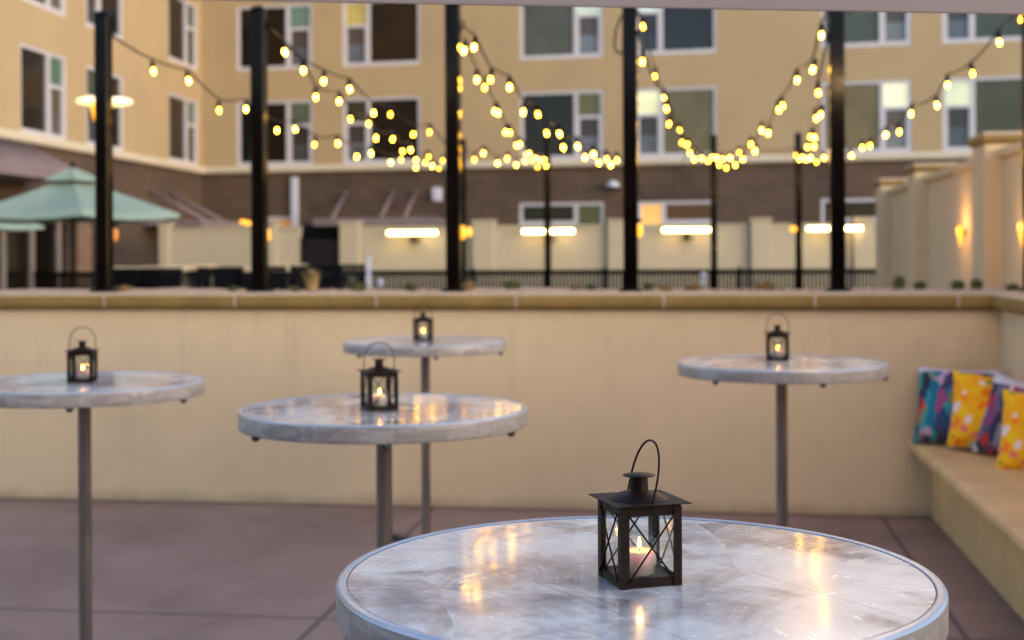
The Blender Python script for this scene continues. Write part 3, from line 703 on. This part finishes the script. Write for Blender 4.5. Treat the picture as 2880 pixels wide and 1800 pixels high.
# ---------------------------------------------------------------- string lights
sock = MB(); sock.lathe([(0, .068), (.010, .068), (.016, .058), (.0175, .018), (.015, .010), (0, .010)], 10); ms = None
def make_bulb_mesh():
    b = MB(); b.lathe([(0, -.030), (.006, -.029), (.0098, -.022), (.0112, -.014), (.0100, -.004), (.0080, .004), (.007, .013), (0, .013)], 14); return b
def string(label, n, nz, f, fz, pts, mode='lin'):
    A = Vector((near[n].x + .05, near[n].y, nz)) if isinstance(n, int) else n
    Bv = Vector((far[f].x, far[f].y, fz)) if isinstance(f, int) else f
    k = (Bv.x - A.x) / (Bv.y - A.y); a0 = A.x - k * A.y
    t = thing('string_light', label, 'string lights', (A.x, A.y, A.z), 0, 'string lights hung between the posts')
    P = []; N = len(pts)
    for i, (px, py) in enumerate(pts):
        if mode == 'lin':
            a, _ = ray(px, py); Y = a0 / (a - k) if abs(a - k) > 1e-4 else A.y
        else:
            f_ = (i + .6) / (N + .2); Y = A.y + (Bv.y - A.y) * f_
        Y = min(max(Y, A.y + .1), Bv.y - .05); P.append(at(px, py, Y))
    cab = [A] ; tops = [p + Vector((0, 0, .058 + .02)) for p in P]
    prev = A
    for q in tops + [Bv]:
        d = (q - prev).length
        for s_ in (.33, .67):
            r_ = prev.lerp(q, s_); r_.z -= .10 * d * d * .3; cab.append(r_)
        cab.append(q); prev = q
    b = MB(); b.tube([c - A for c in cab], .0075, 5); b.build('cable', M['black'], t)
    for i, p in enumerate(P):
        global bulb_me, sock_me
        o = bpy.data.objects.new('bulb', bulb_me); COL.objects.link(o); o.parent = t; o.location = p - A
        o.rotation_euler = (rng.uniform(-.25, .25), rng.uniform(-.25, .25), 0)
        s_ = bpy.data.objects.new('socket', sock_me); COL.objects.link(s_); s_.parent = o
tmp = make_bulb_mesh().build('bulb', M['bulb']); bulb_me = tmp.data; bpy.data.objects.remove(tmp)
tmp = sock.build('socket', M['black']); sock_me = tmp.data; bpy.data.objects.remove(tmp)
string('bulb string starting at the leftmost front post above the umbrella', 0, 3.02, 0, 2.95,
       [(431,197),(530,224),(616,307),(692,304),(779,364),(830,361),(885,404),(950,401),(1004,438),(1044,429),(1098,454),(1128,447),(1169,469),(1196,455),(1234,473),(1245,450)])
string('steeper bulb string from the second front post, first bulb nearest its top', 1, 3.07, 0, 2.98,
       [(800,143),(853,195),(888,270),(954,282),(985,332),(1037,345),(1058,386),(1105,389),(1132,423),(1154,419),(1170,448),(1206,439),(1216,465)])
string('flatter bulb string from the second front post towards the middle rear post', 1, 3.05, 1, 2.98,
       [(910,225),(983,247),(1051,315),(1098,319),(1163,375),(1208,369),(1334,447),(1360,429),(1399,457),(1427,444),(1452,462),(1476,451),(1512,468),(1536,465)])
string('left bulb string dropping from the centre front post to the middle rear post', 2, 3.0, 1, 2.98,
       [(1306,139),(1341,221),(1364,243),(1392,310),(1401,315),(1422,369),(1433,370),(1453,407),(1462,403),(1480,433),(1488,430),(1495,449),(1506,443),(1521,449),(1531,447)], 'even')
string('right bulb string from the centre front post passing the dark second-floor window', 2, 3.02, 2, 2.98,
       [(1334,129),(1380,220),(1433,242),(1472,312),(1512,319),(1537,372),(1573,374),(1584,412),(1624,409),(1646,440),(1669,431),(1684,455),(1706,445),(1719,461),(1735,448),(1939,428),(1991,452)])
string('bulb string from the fourth front post, starting with its topmost bulb', 3, 3.08, 2, 2.98,
       [(1808,71),(1841,214),(1868,272),(1911,364),(1933,405),(1953,429),(1974,443),(2002,441)], 'even')
string('bulb string from the fourth front post, hanging lower on the left', 3, 2.95, 3, 2.98,
       [(1807,170),(1874,303),(1882,346),(1918,398),(1953,445),(2014,442),(2032,445),(2053,442),(2079,427)], 'even')
string('long bulb string sweeping left and down from the fifth front post', Vector((near[4].x - .05, near[4].y, 3.05)), 0, 2, 2.98,
       [(2310,95),(2287,192),(2242,221),(2201,294),(2190,306),(2161,372),(2142,364),(2124,422),(2112,404),(2090,445),(2068,462),(2043,470),(2023,462)])
string('bulb string hanging close to the left side of the fifth front post', Vector((near[4].x - .05, near[4].y, 2.9)), 0, 3, 2.98,
       [(2301,257),(2308,320),(2295,330),(2290,384),(2280,382),(2290,410),(2271,411),(2280,442),(2266,446),(2257,440),(2248,446)], 'even')
string('bulb string coming down from the upper right corner', 5, 3.1, 3, 2.98,
       [(2873,50),(2810,115),(2735,203),(2665,236),(2635,293),(2563,317),(2529,368),(2492,377),(2447,408),(2425,413),(2394,436),(2317,442),(2297,454),(2259,433),(2238,435)])

# two more strings over the patio itself, above the frame; their bulbs warm the wall and tables
def overhead(label, A, Bv, n, watts):
    t = thing('string_light', label, 'string lights', A, 0, 'string lights hung over the patio'); A, Bv = Vector(A), Vector(Bv); pts = []
    for k in range(n * 2 + 1):
        f_ = k / (n * 2); p = A.lerp(Bv, f_); p.z -= .35 * 4 * f_ * (1 - f_); pts.append(p - A)
    b = MB(); b.tube(pts, .006, 5); b.build('cable', M['black'], t)
    for k in range(n - 3):
        p = pts[2 * k + 1]; o = bpy.data.objects.new('bulb', bulb_me); COL.objects.link(o); o.parent = t; o.location = p - Vector((0, 0, .075))
        s_ = bpy.data.objects.new('socket', sock_me); COL.objects.link(s_); s_.parent = o
        if True:
            l = bpy.data.lights.new('bulb_light', 'POINT'); l.energy = watts; l.color = (1, .60, .26); l.shadow_soft_size = .03
            lo = bpy.data.objects.new('bulb_light', l); COL.objects.link(lo); lo.parent = t; lo.location = p - Vector((0, 0, .16))
overhead('bulb string crossing above the patio from the rear building, left one', (-3.6, 1.2, 3.9), (near[2].x, near[2].y - .1, 3.2), 13, 2.0)
overhead('bulb string crossing above the patio from the rear building, right one', (3.2, .6, 3.9), (near[3].x, near[3].y - .1, 3.2), 13, 6.0)

# lamp post with a glowing disc behind the leftmost front post
dl = at(294, 288, 19.5)
t = thing('garden_lamp', 'tall lamp with a glowing disc head behind the leftmost front post', 'lamp', (dl.x, dl.y, .2))
zz = dl.z - .2
b = MB(); b.lathe([(0, zz - .02), (.28, zz - .03), (.37, zz - .01), (.39, zz + .015), (.36, zz + .04), (0, zz + .06)], 32); b.build('disc', M['disc_glow'], t)
b = MB(); b.lathe([(.01, zz - .42), (.05, zz - .3), (.11, zz - .06), (.11, zz - .035), (0, zz - .035)], 20, (-.09, 0, 0)); b.build('light_cone', M['amber'], t)
b = MB(); b.tube([(0, .12, 0), (0, .12, zz + .1), (0, 0, zz + .13), (0, 0, zz + .06)], .03, 10); b.build('pole', M['black'], t)

# ---------------------------------------------------------------- umbrellas
def umbrella(loc, rad, hrim, hap, lab):
    t = thing('patio_umbrella', lab, 'umbrella', loc, R(-8), 'teal patio umbrellas')
    def tier(r0, z0, r1, z1, drop, name):
        b = MB(); N = 6
        for i in range(N):
            a, c = 2 * math.pi * i / N, 2 * math.pi * (i + 1) / N
            K = 5; ring = []
            for j in range(K + 1):
                f_ = j / K; r_ = r0 + (r1 - r0) * f_; z_ = z0 + (z1 - z0) * f_; row = []
                for m in range(5):
                    g_ = m / 4; p = Vector((math.cos(a) * r_, math.sin(a) * r_, z_)).lerp(Vector((math.cos(c) * r_, math.sin(c) * r_, z_)), g_)
                    p.z -= .05 * r1 * math.sin(math.pi * g_) * math.sin(math.pi * f_ * .8); row.append(p)
                ring.append(row)
            last = [Vector((p.x, p.y, p.z - drop)) for p in ring[-1]]; ring.append(last)
            vs = [p for r_ in ring for p in r_]
            b.add(vs, [[j * 5 + m, j * 5 + m + 1, (j + 1) * 5 + m + 1, (j + 1) * 5 + m] for j in range(K + 1) for m in range(4)], True)
        return b.build(name, M['teal'], t)
    tier(.18, hap - .19, rad, hrim, .05, 'canopy')
    tier(.02, hap, .42, hap - .17, .015, 'vent_cap')
    b = MB(); b.tube([(0, 0, 0), (0, 0, hap)], .024, 10); b.build('pole', M['black'], t)
    b = MB(); b.lathe([(0, hap), (.03, hap), (.045, hap + .03), (.03, hap + .06), (0, hap + .08)], 12); b.build('finial', M['black'], t)
    for i in range(6):
        a = 2 * math.pi * i / 6; b = MB(); b.tube([(0, 0, hap - .22), (math.cos(a) * rad * .98, math.sin(a) * rad * .98, hrim - .025)], .012, 5)
        b.tube([(0, 0, hrim - .1), (math.cos(a) * rad * .55, math.sin(a) * rad * .55, hrim + (hap - hrim) * .36)], .01, 5); b.build('rib', M['black'], t)
    b = MB(); b.lathe([(0, 0), (.3, 0), (.28, .06), (.05, .1), (0, .1)], 20); b.build('base', M['black'], t)
uc = at(205, 613, 18.5)
umbrella((uc.x, uc.y, .2), 1.52, uc.z - .2 + .04, 2.71 - .2, 'large teal patio umbrella behind the leftmost front post')
uc = at(-20, 640, 25); umbrella((uc.x, uc.y, .2), 1.0, uc.z - .2 + .02, 2.5 - .2, 'second teal umbrella farther back, only its edge showing at the left')

# ---------------------------------------------------------------- bar tables and chairs in the courtyard
def bar_table(px0, px1, Y, lab):
    a, c = at(px0, 750, Y), at(px1, 750, Y); m = (a + c) / 2; h = (c.x - a.x) / 2; zt = a.z - .2
    t = thing('bar_table', lab, 'table', (m.x, Y, .2), UF.rot, 'long cream bar tables in the courtyard')
    b = MB(); b.box(-h, h, -.35, .35, zt - .09, zt, bev=.015); b.build('tabletop', M['cream_top'], t)
    for sx in (-1, 1): b = MB(); b.box(sx * (h - .35) - .12, sx * (h - .35) + .12, -.25, .25, 0, zt - .111); b.build('leg', M['darkwood'], t)
bar_table(300, 512, 22, 'long cream-topped bar table left of the second front post')
bar_table(648, 808, 24, 'cream-topped bar table partly behind the second front post')
def bar_chair(lab):
    t = thing('bar_chair', lab, 'chair', (0, 0, 0), 0, 'dark wicker bar chairs in the courtyard')
    b = MB(); b.box(-.26, .26, -.26, .26, .70, .76, bev=.015); b.build('seat', M['darkwood'], t)
    b = MB()
    for k in range(7): x = -.24 + k * .08; b.box(x - .03, x + .03, -.28, -.25, .76, 1.06)
    b.box(-.28, .28, -.29, -.24, 1.061, 1.12, bev=.01); b.build('backrest', M['darkwood'], t)
    for x in (-.25, .25):
        for y in (-.25, .25): b = MB(); b.box(x - .025, x + .025, y - .025, y + .025, 0, .70); b.build('leg', M['darkwood'], t)
        b = MB(); b.box(x - .03, x + .03, -.24, .25, .93, .97); b.build('armrest', M['darkwood'], t)
    return t
ch0 = None
spots = [(365, 20.2, 'leftmost dark wicker bar chair at the long cream table'), (418, 20.6, 'dark wicker bar chair in the middle of the long cream table'), (480, 20.4, 'dark wicker bar chair at the right end of the long cream table'),
         (612, 21.5, 'dark bar chair between the left masonry pier and the second front post'), (668, 21.8, 'dark bar chair close to the left side of the second front post'), (772, 22.5, 'dark bar chair just right of the second front post'),
         (875, 23.5, 'dark bar chair in front of the maroon gate'), (935, 24.5, 'dark bar chair right of the straw-coloured grass tuft'), (990, 25.5, 'rightmost dark bar chair by the start of the open fence')]
for i, (px, Y, lab) in enumerate(spots):
    if ch0 is None: ch0 = t = bar_chair(lab)
    else: t = copy_tree(ch0); t['label'] = lab
    p = at(px, 780, Y); t.location = (p.x, Y, .2); t.rotation_euler.z = UF.rot + rng.uniform(-.3, .3)
for px, Y, py, lab in ((1036, 27, 738, 'small pale marker post against the pale wall right of the gate'), (1070, 11, 803, 'small white stake in the gravel under the left heater bar'), (1979, 11, 790, 'small white stake in the gravel left of the third slim rear post')):
    base = .2 if Y > 15 else 1.25
    p = at(px, py, Y); top = at(px, 722 if Y > 15 else (790 if px < 1500 else 770), Y).z
    b = MB(); b.box(-.02 * Y / 12, .02 * Y / 12, -.02, .02, 0, top - base, bev=.005); b.lathe([(0, 0), (.03 * Y / 12, 0), (.03 * Y / 12, .03), (0, .05)], 10, (0, 0, top - base - .03))
    tag(b.build('marker_stake', M['lilac'], None, 0), lab, 'stake', 'pale marker stakes').location = (p.x, Y, base)

# ---------------------------------------------------------------- plants in the gravel
def tuft(px, h, wd, mat, lab, d=1.0, n=110):
    x = UF.hit(px, 800, d)[0]; p = UF.w(x, d, 1.262); r_ = random.Random(int(px)); b = MB()
    for _ in range(n):
        a = r_.uniform(0, 6.28); q = r_.uniform(0, 1) ** .7; L = 1.45 * h * r_.uniform(.5, 1.05); bx, by = math.cos(a) * q * wd * .3, math.sin(a) * q * wd * .3
        tx_, ty_ = bx + math.cos(a) * q * wd * .5, by + math.sin(a) * q * wd * .5; wv = r_.uniform(.004, .009); pa = a + 1.57
        dx, dy = math.cos(pa) * wv, math.sin(pa) * wv
        mx, my = (bx * .65 + tx_ * .35), (by * .65 + ty_ * .35)
        b.add([(bx - dx, by - dy, 0), (bx + dx, by + dy, 0), (mx + dx, my + dy, L * .6), (mx - dx, my - dy, L * .6), (tx_, ty_, L * (1 - .25 * q))], [[0, 1, 2, 3], [3, 2, 4]])
    o = b.build('grass_tuft', mat); o.location = p; tag(o, lab, 'plant', 'small plants in the gravel bed')
for px, h, wd, m, lab in (
    (877, .13, .12, 'plant_straw', 'tall straw-coloured grass tuft in front of the maroon gate'), (1003, .055, .14, 'plant_green', 'low green plant below the pale wall between the second and centre front posts'),
    (1155, .05, .10, 'plant_green', 'small green plant under the left heater bar'), (1318, .06, .10, 'plant_straw', 'small straw tuft at the foot of the centre front post'),
    (1440, .065, .13, 'plant_green', 'green tuft halfway between the centre post and the middle rear post'), (1618, .035, .08, 'plant_straw', 'tiny straw tuft right of the middle rear post'),
    (1662, .04, .08, 'plant_green', 'tiny green tuft close to the left of the fourth front post'), (1825, .05, .08, 'plant_green', 'green tuft just right of the foot of the fourth front post'),
    (1872, .04, .10, 'plant_straw', 'low straw tuft left of the white stake'), (1948, .045, .12, 'plant_straw', 'straw tuft right beside the white stake'),
    (2150, .06, .16, 'plant_straw', 'wide straw tuft between the two right slim rear posts'), (655, .035, .09, 'plant_green', 'tiny green tuft left of the second front post'),
    (825, .035, .10, 'plant_green', 'tiny green tuft below the white downpipe'), (350, .04, .12, 'plant_straw', 'low straw tuft right of the leftmost front post'),
    (2528, .085, .08, 'plant_green', 'upright green plant at the foot of the farthest side-wall pillar'), (2588, .055, .09, 'plant_green', 'low green plant between the two far side-wall pillars'),
    (2694, .06, .10, 'plant_green', 'green plant under the amber sconce on the side wall'), (2746, .07, .09, 'plant_green', 'green plant right of the amber sconce on the side wall'), (2850, .04, .10, 'plant_green', 'low green plant nearest the right edge of the gravel')):
    tuft(px, h, wd, M[m], lab, 1.05)

# ---------------------------------------------------------------- bench and cushions
bn = thing('stone_bench', 'built-in tan stone bench along the right-hand wall', 'bench', UF.w(tx, 0, 0), UF.rot)
ZS = .45
fa = at_z(2554, 1234, ZS); sd_ = -(inv @ fa).x + tx          # seat depth
b = MB(); b.extrude([(0, 0), (0, 0)], 0, 0) if False else None
b = MB(Matrix.Rotation(math.pi / 2, 4, 'Z'))      # local x -> +y, local y -> -x
for k in range(5):
    b = MB(Matrix.Rotation(math.pi / 2, 4, 'Z'))
    b.extrude([(.002, ZS - .085), (.002, ZS), (sd_ - .03, ZS), (sd_ - .008, ZS - .012), (sd_, ZS - .032), (sd_ - .004, ZS - .06), (sd_ - .03, ZS - .075), (sd_ - .04, ZS - .085)], -1.25 * (k + 1) + .002, -1.25 * k - .003)
    b.build('seat_slab', M['bench'], bn, .004)
b = MB(); b.box(-sd_ + .13, -.002, -6.5, -.002, 0, ZS - .086); b.build('bench_base', M['bench'], bn, .006)

def cushion_mat(kind):
    t = NT('printed_fabric'); v = t.coord()
    w1 = t.n('ShaderNodeTexNoise'); w1.inputs['Scale'].default_value = 6; t.l(v, w1.inputs[0])
    ad = t.n('ShaderNodeVectorMath'); ad.operation = 'MULTIPLY_ADD'; t.l(w1.outputs['Color'], ad.inputs[0]); ad.inputs[1].default_value = (.16, .16, .16); t.l(v, ad.inputs[2])
    if kind == 'yellow':
        vo = t.n('ShaderNodeTexVoronoi'); vo.inputs['Scale'].default_value = 17; t.l(ad.outputs[0], vo.inputs[0])
        sp = t.n('ShaderNodeSeparateColor'); t.l(vo.outputs['Color'], sp.inputs[0])
        fl_ = t.ramp(sp.outputs[0], [(0, (.80, .62, .58)), (.16, (.9, .20, .0)), (.36, (.86, .50, .0)), (.50, (.20, .26, .03)), (.60, (.85, .34, .0)), (.72, (.75, .16, .12)), (.82, (.82, .70, .62)), (.92, (.05, .26, .12))], 'CONSTANT')
        mask = t.math('LESS_THAN', vo.outputs['Distance'], .42)
        base = t.ramp(t.noise(v, 5, 2), [(.35, (.86, .36, .0)), (.65, (.88, .48, .0))])
        col = t.mix(mask, base, fl_)
    else:
        mp = t.n('ShaderNodeMapping'); mp.inputs['Scale'].default_value = (1.5, 1, .62); mp.inputs['Location'].default_value = (0, 0, 2.3 if kind == 'a' else 4.4); t.l(ad.outputs[0], mp.inputs[0])
        vo = t.n('ShaderNodeTexVoronoi'); vo.inputs['Scale'].default_value = 15; t.l(mp.outputs[0], vo.inputs[0])
        sp = t.n('ShaderNodeSeparateColor'); t.l(vo.outputs['Color'], sp.inputs[0])
        cols = [(0, (.02, .015, .03)), (.16, (.0, .14, .22)), (.32, (.02, .26, .28)), (.44, (.28, .05, .16)), (.56, (.05, .04, .10)), (.68, (.45, .30, .42)), (.78, (.02, .05, .14)), (.88, (.22, .18, .10)), (.95, (.55, .04, .03))]
        if kind == 'b': cols = [(0, (.07, .06, .11)), (.18, (.22, .20, .26)), (.32, (.45, .02, .03)), (.46, (.20, .05, .14)), (.58, (.03, .03, .07)), (.7, (.60, .50, .52)), (.80, (.12, .11, .17)), (.93, (.6, .06, .02))]
        col = t.ramp(sp.outputs[0], cols, 'CONSTANT')
        sx = t.n('ShaderNodeSeparateXYZ'); t.l(v, sx.inputs[0])
        top = t.math('GREATER_THAN', sx.outputs[2], .180 if kind == 'a' else .155)
        col = t.mix(t.math('MULTIPLY', top, .85), col, (.66, .60, .68))
    weave = t.noise(v, 260, 2)
    return t.done(t.bsdf(col, .9, 0, t.bump(weave, .3, .002)))
def cushion(loc, rz, lean, size, kind, lab, tilt=0):
    N = 18; b = MB(); S = size / 2
    for side in (1, -1):
        vs = []
        for j in range(N + 1):
            for i in range(N + 1):
                u, v_ = i / N * 2 - 1, j / N * 2 - 1
                pin = 1 - .07 * (1 - abs(u) ** 2) * abs(v_) ** 3 ; pin2 = 1 - .07 * (1 - abs(v_) ** 2) * abs(u) ** 3
                th = .105 * (max(0, (1 - u ** 4) * (1 - v_ ** 4))) ** .55
                cr = .005 * math.sin(u * 9 + v_ * 4) * (1 - u * u)
                vs.append((u * S * pin2, side * (th + cr * side), v_ * S * pin))
        fs = [[j * (N + 1) + i, j * (N + 1) + i + 1, (j + 1) * (N + 1) + i + 1, (j + 1) * (N + 1) + i] for j in range(N) for i in range(N)]
        if side > 0: fs = [f_[::-1] for f_ in fs]
        b.add(vs, fs, True)
    o = b.build('cushion', cushion_mat(kind)); o.location = loc; o.rotation_euler = (Matrix.Rotation(rz, 4, 'Z') @ Matrix.Rotation(lean, 4, 'X') @ Matrix.Rotation(tilt, 4, 'Y')).to_euler()
    tag(o, lab, 'cushion', 'printed cushions on the bench')
def cush_at(px, py, d, rz, lean, size, kind, lab, tilt=0):
    # centre at local depth d in front of the planter wall
    a, b_ = ray(px, py); o_ = UF.w(0, -d, 0); t_ = (a * o_.y - o_.x) / (UF.u.x - a * UF.u.y); p = UF.w(t_, -d, 0); p.z = EYE + b_ * p.y
    cushion(p, rz, lean, size, kind, lab, tilt)
cush_at(2690, 1144, .22, R(-30), R(-22), .45, 'a', 'purple and teal abstract cushion with a white top in the bench corner', R(0))
cush_at(2790, 1164, .44, R(-8), R(-26), .44, 'yellow', 'bright yellow floral cushion second from the bench corner', R(9))
cush_at(2880, 1186, .66, R(-38), R(-20), .44, 'b', 'dark cushion with red and pale strokes and a white top between the yellow ones', R(10))
cush_at(2942, 1232, .98, R(-14), R(-24), .45, 'yellow', 'bright yellow floral cushion cut off by the right edge', R(8))

# ---------------------------------------------------------------- bar tables with lanterns
TZ = 1.07
def make_table(label):
    t = thing('round_table', label, 'table', (0, 0, 0), 0, 'round metal bar-height tables on the patio')
    b = MB(); r = .425
    b.lathe([(0, .0006), (r - .0215, .0006)], 96); 
    top = MB(); top.caps = False; top.lathe([(0, -.0012), (.06, -.0012), (.2, -.0012), (r - .0162, -.0012)], 128, (0, 0, TZ), False); top.build('tabletop', M['top'], t)
    g_ = MB(); g_.caps = False; g_.lathe([(r - .0162, -.0013), (r - .0160, -.003), (r - .0152, -.003), (r - .015, -.0005)], 128, (0, 0, TZ)); g_.build('groove', M['groove'], t)
    rt = MB(); rt.caps = False; rt.lathe([(r - .015, -.0006), (r - .0125, .0006), (r - .006, .0008), (r - .002, -.0008), (r, -.0045)], 128, (0, 0, TZ)); rt.build('rim_ring', M['rimtop'], t)
    rb = MB(); rb.caps = False; rb.lathe([(r, -.0046), (r, -.046), (r - .002, -.050), (r - .012, -.050), (r - .02, -.03), (0, -.03)], 128, (0, 0, TZ)); rb.build('rim_band', M['rim'], t)
    for k in range(6):
        a = 2 * math.pi * (k + .35) / 6; f_ = MB(); f_.lathe([(0, -.066), (.008, -.064), (.013, -.056), (.012, -.0505), (0, -.0505)], 12, (math.cos(a) * (r - .012), math.sin(a) * (r - .012), TZ)); f_.build('bumper', M['groove'], t)
    p = MB(); p.lathe([(.0235, .03), (.0235, TZ - .085), (.026, TZ - .075), (.033, TZ - .055), (.05, TZ - .036), (.05, TZ - .031)], 32); p.build('pole', M['pole'], t)
    for k in range(4):
        a = math.pi / 2 * k + .4; f_ = MB(Matrix.Rotation(a, 4, 'Z')); f_.box(.0236, .29, -.022, .022, .012, .03, bev=.004); f_.lathe([(0, 0), (.018, 0), (.018, .012), (0, .012)], 12, (.265, 0, 0)); f_.build('foot', M['groove'], t)
    return t
tabs = [((.1745, 1.9413), 0, 'closest round table, large in the foreground with a sharp lantern on it'),
        ((-.382, 4.03), R(75), 'round table left of centre in front of the farthest table'),
        ((1.107, 5.60), R(20), 'round table on the right in front of the cushions bench'),
        ((-1.5465, 4.91), R(140), 'round table at the left edge, its rim cut off by the frame'),
        ((-.452, 7.05), R(200), 'farthest and smallest round table, close to the planter wall')]
t0 = None
for (x, y), rz, lab in tabs:
    if t0 is None: t0 = t = make_table(lab)
    else: t = copy_tree(t0); t['label'] = lab
    t.location = (x, y, 0); t.rotation_euler.z = rz

def make_lantern(label):
    t = thing('lantern', label, 'lantern', (0, 0, 0), 0, 'black iron candle lanterns on the tables')
    S = .0437; P = .0112; H0, H1 = .0, .110
    b = MB()   # floor plate and bottom strips
    b.box(-S + .001, S - .001, -S + .001, S - .001, .0045, .0058)
    for ang in range(4):
        b.T = Matrix.Rotation(ang * math.pi / 2, 4, 'Z'); b.box(-S + .0008, S - .0008, -S, -S + .0012, .0, .0115)
    b.T = Matrix.Identity(4); b.build('base', M['iron'], t)
    b = MB()
    for ang in range(4):
        b.T = Matrix.Rotation(ang * math.pi / 2, 4, 'Z'); b.box(-S + .0008, S - .0008, -S, -S + .0012, .0965, .1095)
    b.T = Matrix.Identity(4); b.build('top_band', M['iron'], t)
    for ang in range(4):
        b = MB(Matrix.Rotation(ang * math.pi / 2, 4, 'Z')); b.box(-S - .0012, -S + P, -S - .0013, -S - .0001, -.001, .1085); b.box(-S - .0013, -S - .0001, -S - .0001, -S + P, -.001, .1085); b.build('corner_post', M['iron'], t)
        b = MB(Matrix.Rotation(ang * math.pi / 2, 4, 'Z')); e = S - .009
        b.tube([(-e, -S - .0016, .100), (e, -S - .0016, .0075)], .0014, 8); b.tube([(e, -S - .0030, .100), (-e, -S - .0030, .0075)], .0014, 8)
        b.build('cross_brace', M['iron'], t)
        b = MB(Matrix.Rotation(ang * math.pi / 2, 4, 'Z')); b.box(-S + .006, S - .006, -S + .0022, -S + .0034, .008, .1045); b.build('pane', M['glass'], t)
    b = MB(); Q = .0555
    # slightly lifted square roof plate with a hole hidden by the dome
    vs = [(-Q, -Q, .1122), (Q, -Q, .1122), (Q, Q, .1122), (-Q, Q, .1122), (-Q, -Q, .1134), (Q, -Q, .1134), (Q, Q, .1134), (-Q, Q, .1134)]
    b.add(vs, [[3, 2, 1, 0], [4, 5, 6, 7], [0, 1, 5, 4], [1, 2, 6, 5], [2, 3, 7, 6], [3, 0, 4, 7]])
    b.box(-S, S, -S, S, .1096, .1121); rf = b.build('roof', M['iron'], t)
    b = MB(); b.lathe([(.0425, .1134), (.0425, .1141), (.0405, .1148), (.037, .1168), (.031, .1196), (.024, .1220), (.017, .1236), (.0125, .1241)], 48); b.build('dome', M['iron'], rf)
    # chimney with real vent holes
    b = MB(); seg = 36; rows = [.1234, .1310, .1334, .1372, .1396, .1458]; rads = [.0130, .0127, .0126, .0124, .0123, .0121]
    vs = [(rads[j] * math.cos(2 * math.pi * i / seg), rads[j] * math.sin(2 * math.pi * i / seg), rows[j]) for j in range(6) for i in range(seg)]
    fs = []
    for j in range(5):
        for i in range(seg):
            if (j == 1 and i % 6 == 1) or (j == 3 and i % 6 == 4): continue
            fs.append([j * seg + i, j * seg + (i + 1) % seg, (j + 1) * seg + (i + 1) % seg, (j + 1) * seg + i])
    b.add(vs, fs, True); b.build('chimney', M['iron'], rf)
    b = MB(); b.lathe([(0, .1462), (.0228, .1455), (.0230, .1459), (.0226, .1463), (0, .1474)], 40); b.build('chimney_cap', M['iron'], rf)
    # wire handle hinged at the middle of two opposite sides
    b = MB(); pts = []; lean = LEAN
    pts.append((0, -.0445, .1065))
    for k in range(33):
        a = math.pi * k / 32; c_, s_ = math.cos(a), math.sin(a)
        y = -(abs(c_) ** .82) * (1 if c_ > 0 else -1) * (.0445 + .0065 * math.sin(2 * a if a < math.pi / 2 else 2 * (math.pi - a)))
        z = .0870 * (s_ ** .92)
        pts.append((z * math.sin(lean), y, .1085 + z * math.cos(lean)))
    pts.append((0, .0445, .1065))
    b.tube(pts, .0016, 8); b.build('handle', M['iron'], t)
    return t
def make_candle(label):
    t = thing('candle', label, 'candle', (0, 0, 0), 0, 'lit candles in glass cups inside the lanterns')
    b = MB(); b.caps = False; b.lathe([(0, .0), (.0225, .0), (.0236, .0012), (.0239, .05), (.0236, .0506), (.0232, .05), (.0229, .0035), (0, .0030)], 48); b.build('glass_cup', M['cupglass'], t)
    b = MB(); b.lathe([(0, .0036), (.0215, .0036), (.0224, .005), (.0225, .0345), (.0216, .0355), (.012, .0340), (.003, .0335), (0, .0335)], 48); b.build('wax', M['wax'], t)
    b = MB(); b.tube([(0, 0, .033), (.0003, 0, .037), (.0009, 0, .0405)], .0007, 6); b.build('wick', M['wick'], t)
    b = MB(); b.lathe([(0, .0380), (.0018, .0392), (.0027, .0415), (.0026, .0445), (.0016, .0490), (.0006, .0525), (0, .0540)], 14); b.build('flame', M['flame'], t)
    l = bpy.data.lights.new('flame_light', 'POINT'); l.energy = .045; l.color = (1, .50, .18); l.shadow_soft_size = .003
    lo = bpy.data.objects.new('flame_light', l); COL.objects.link(lo); lo.parent = t; lo.location = (0, 0, .047)
    return t
lans = [((.176, 1.903), R(17), 'sharp black lantern on the closest table, handle leaning right', 'lit candle in the sharp lantern on the closest table', R(13)),
        (None, R(111.5), 'black lantern on the table left of centre, handle upright', 'lit candle in the lantern on the table left of centre', R(0)),
        (None, R(79), 'blurred black lantern facing squarely on the right-hand table', 'lit candle in the lantern on the right-hand table', R(0)),
        (None, R(96), 'blurred black lantern on the table at the left edge', 'lit candle in the lantern at the left edge', R(4)),
        (None, R(105), 'smallest black lantern on the farthest table by the planter wall', 'lit candle in the smallest, farthest lantern', R(0))]
bases = [None, (1067, 1150), (2187, 1012), (232, 1073), (1190, 957)]
for i, (xy, rz, lab, clab, ln) in enumerate(lans):
    if xy is None: p = at_z(bases[i][0], bases[i][1], TZ); xy = (p.x, p.y)
    LEAN = ln
    if i in (0, 1, 3): t = make_lantern(lab)
    else: t = copy_tree(lan1); t['label'] = lab
    if i == 1: lan1 = t
    t.location = (xy[0], xy[1], TZ + .0002); t.rotation_euler.z = rz
    if i == 0: can0 = c = make_candle(clab)
    else: c = copy_tree(can0); c['label'] = clab
    c.location = (xy[0] + (.001 if i else 0), xy[1], TZ + .0062)
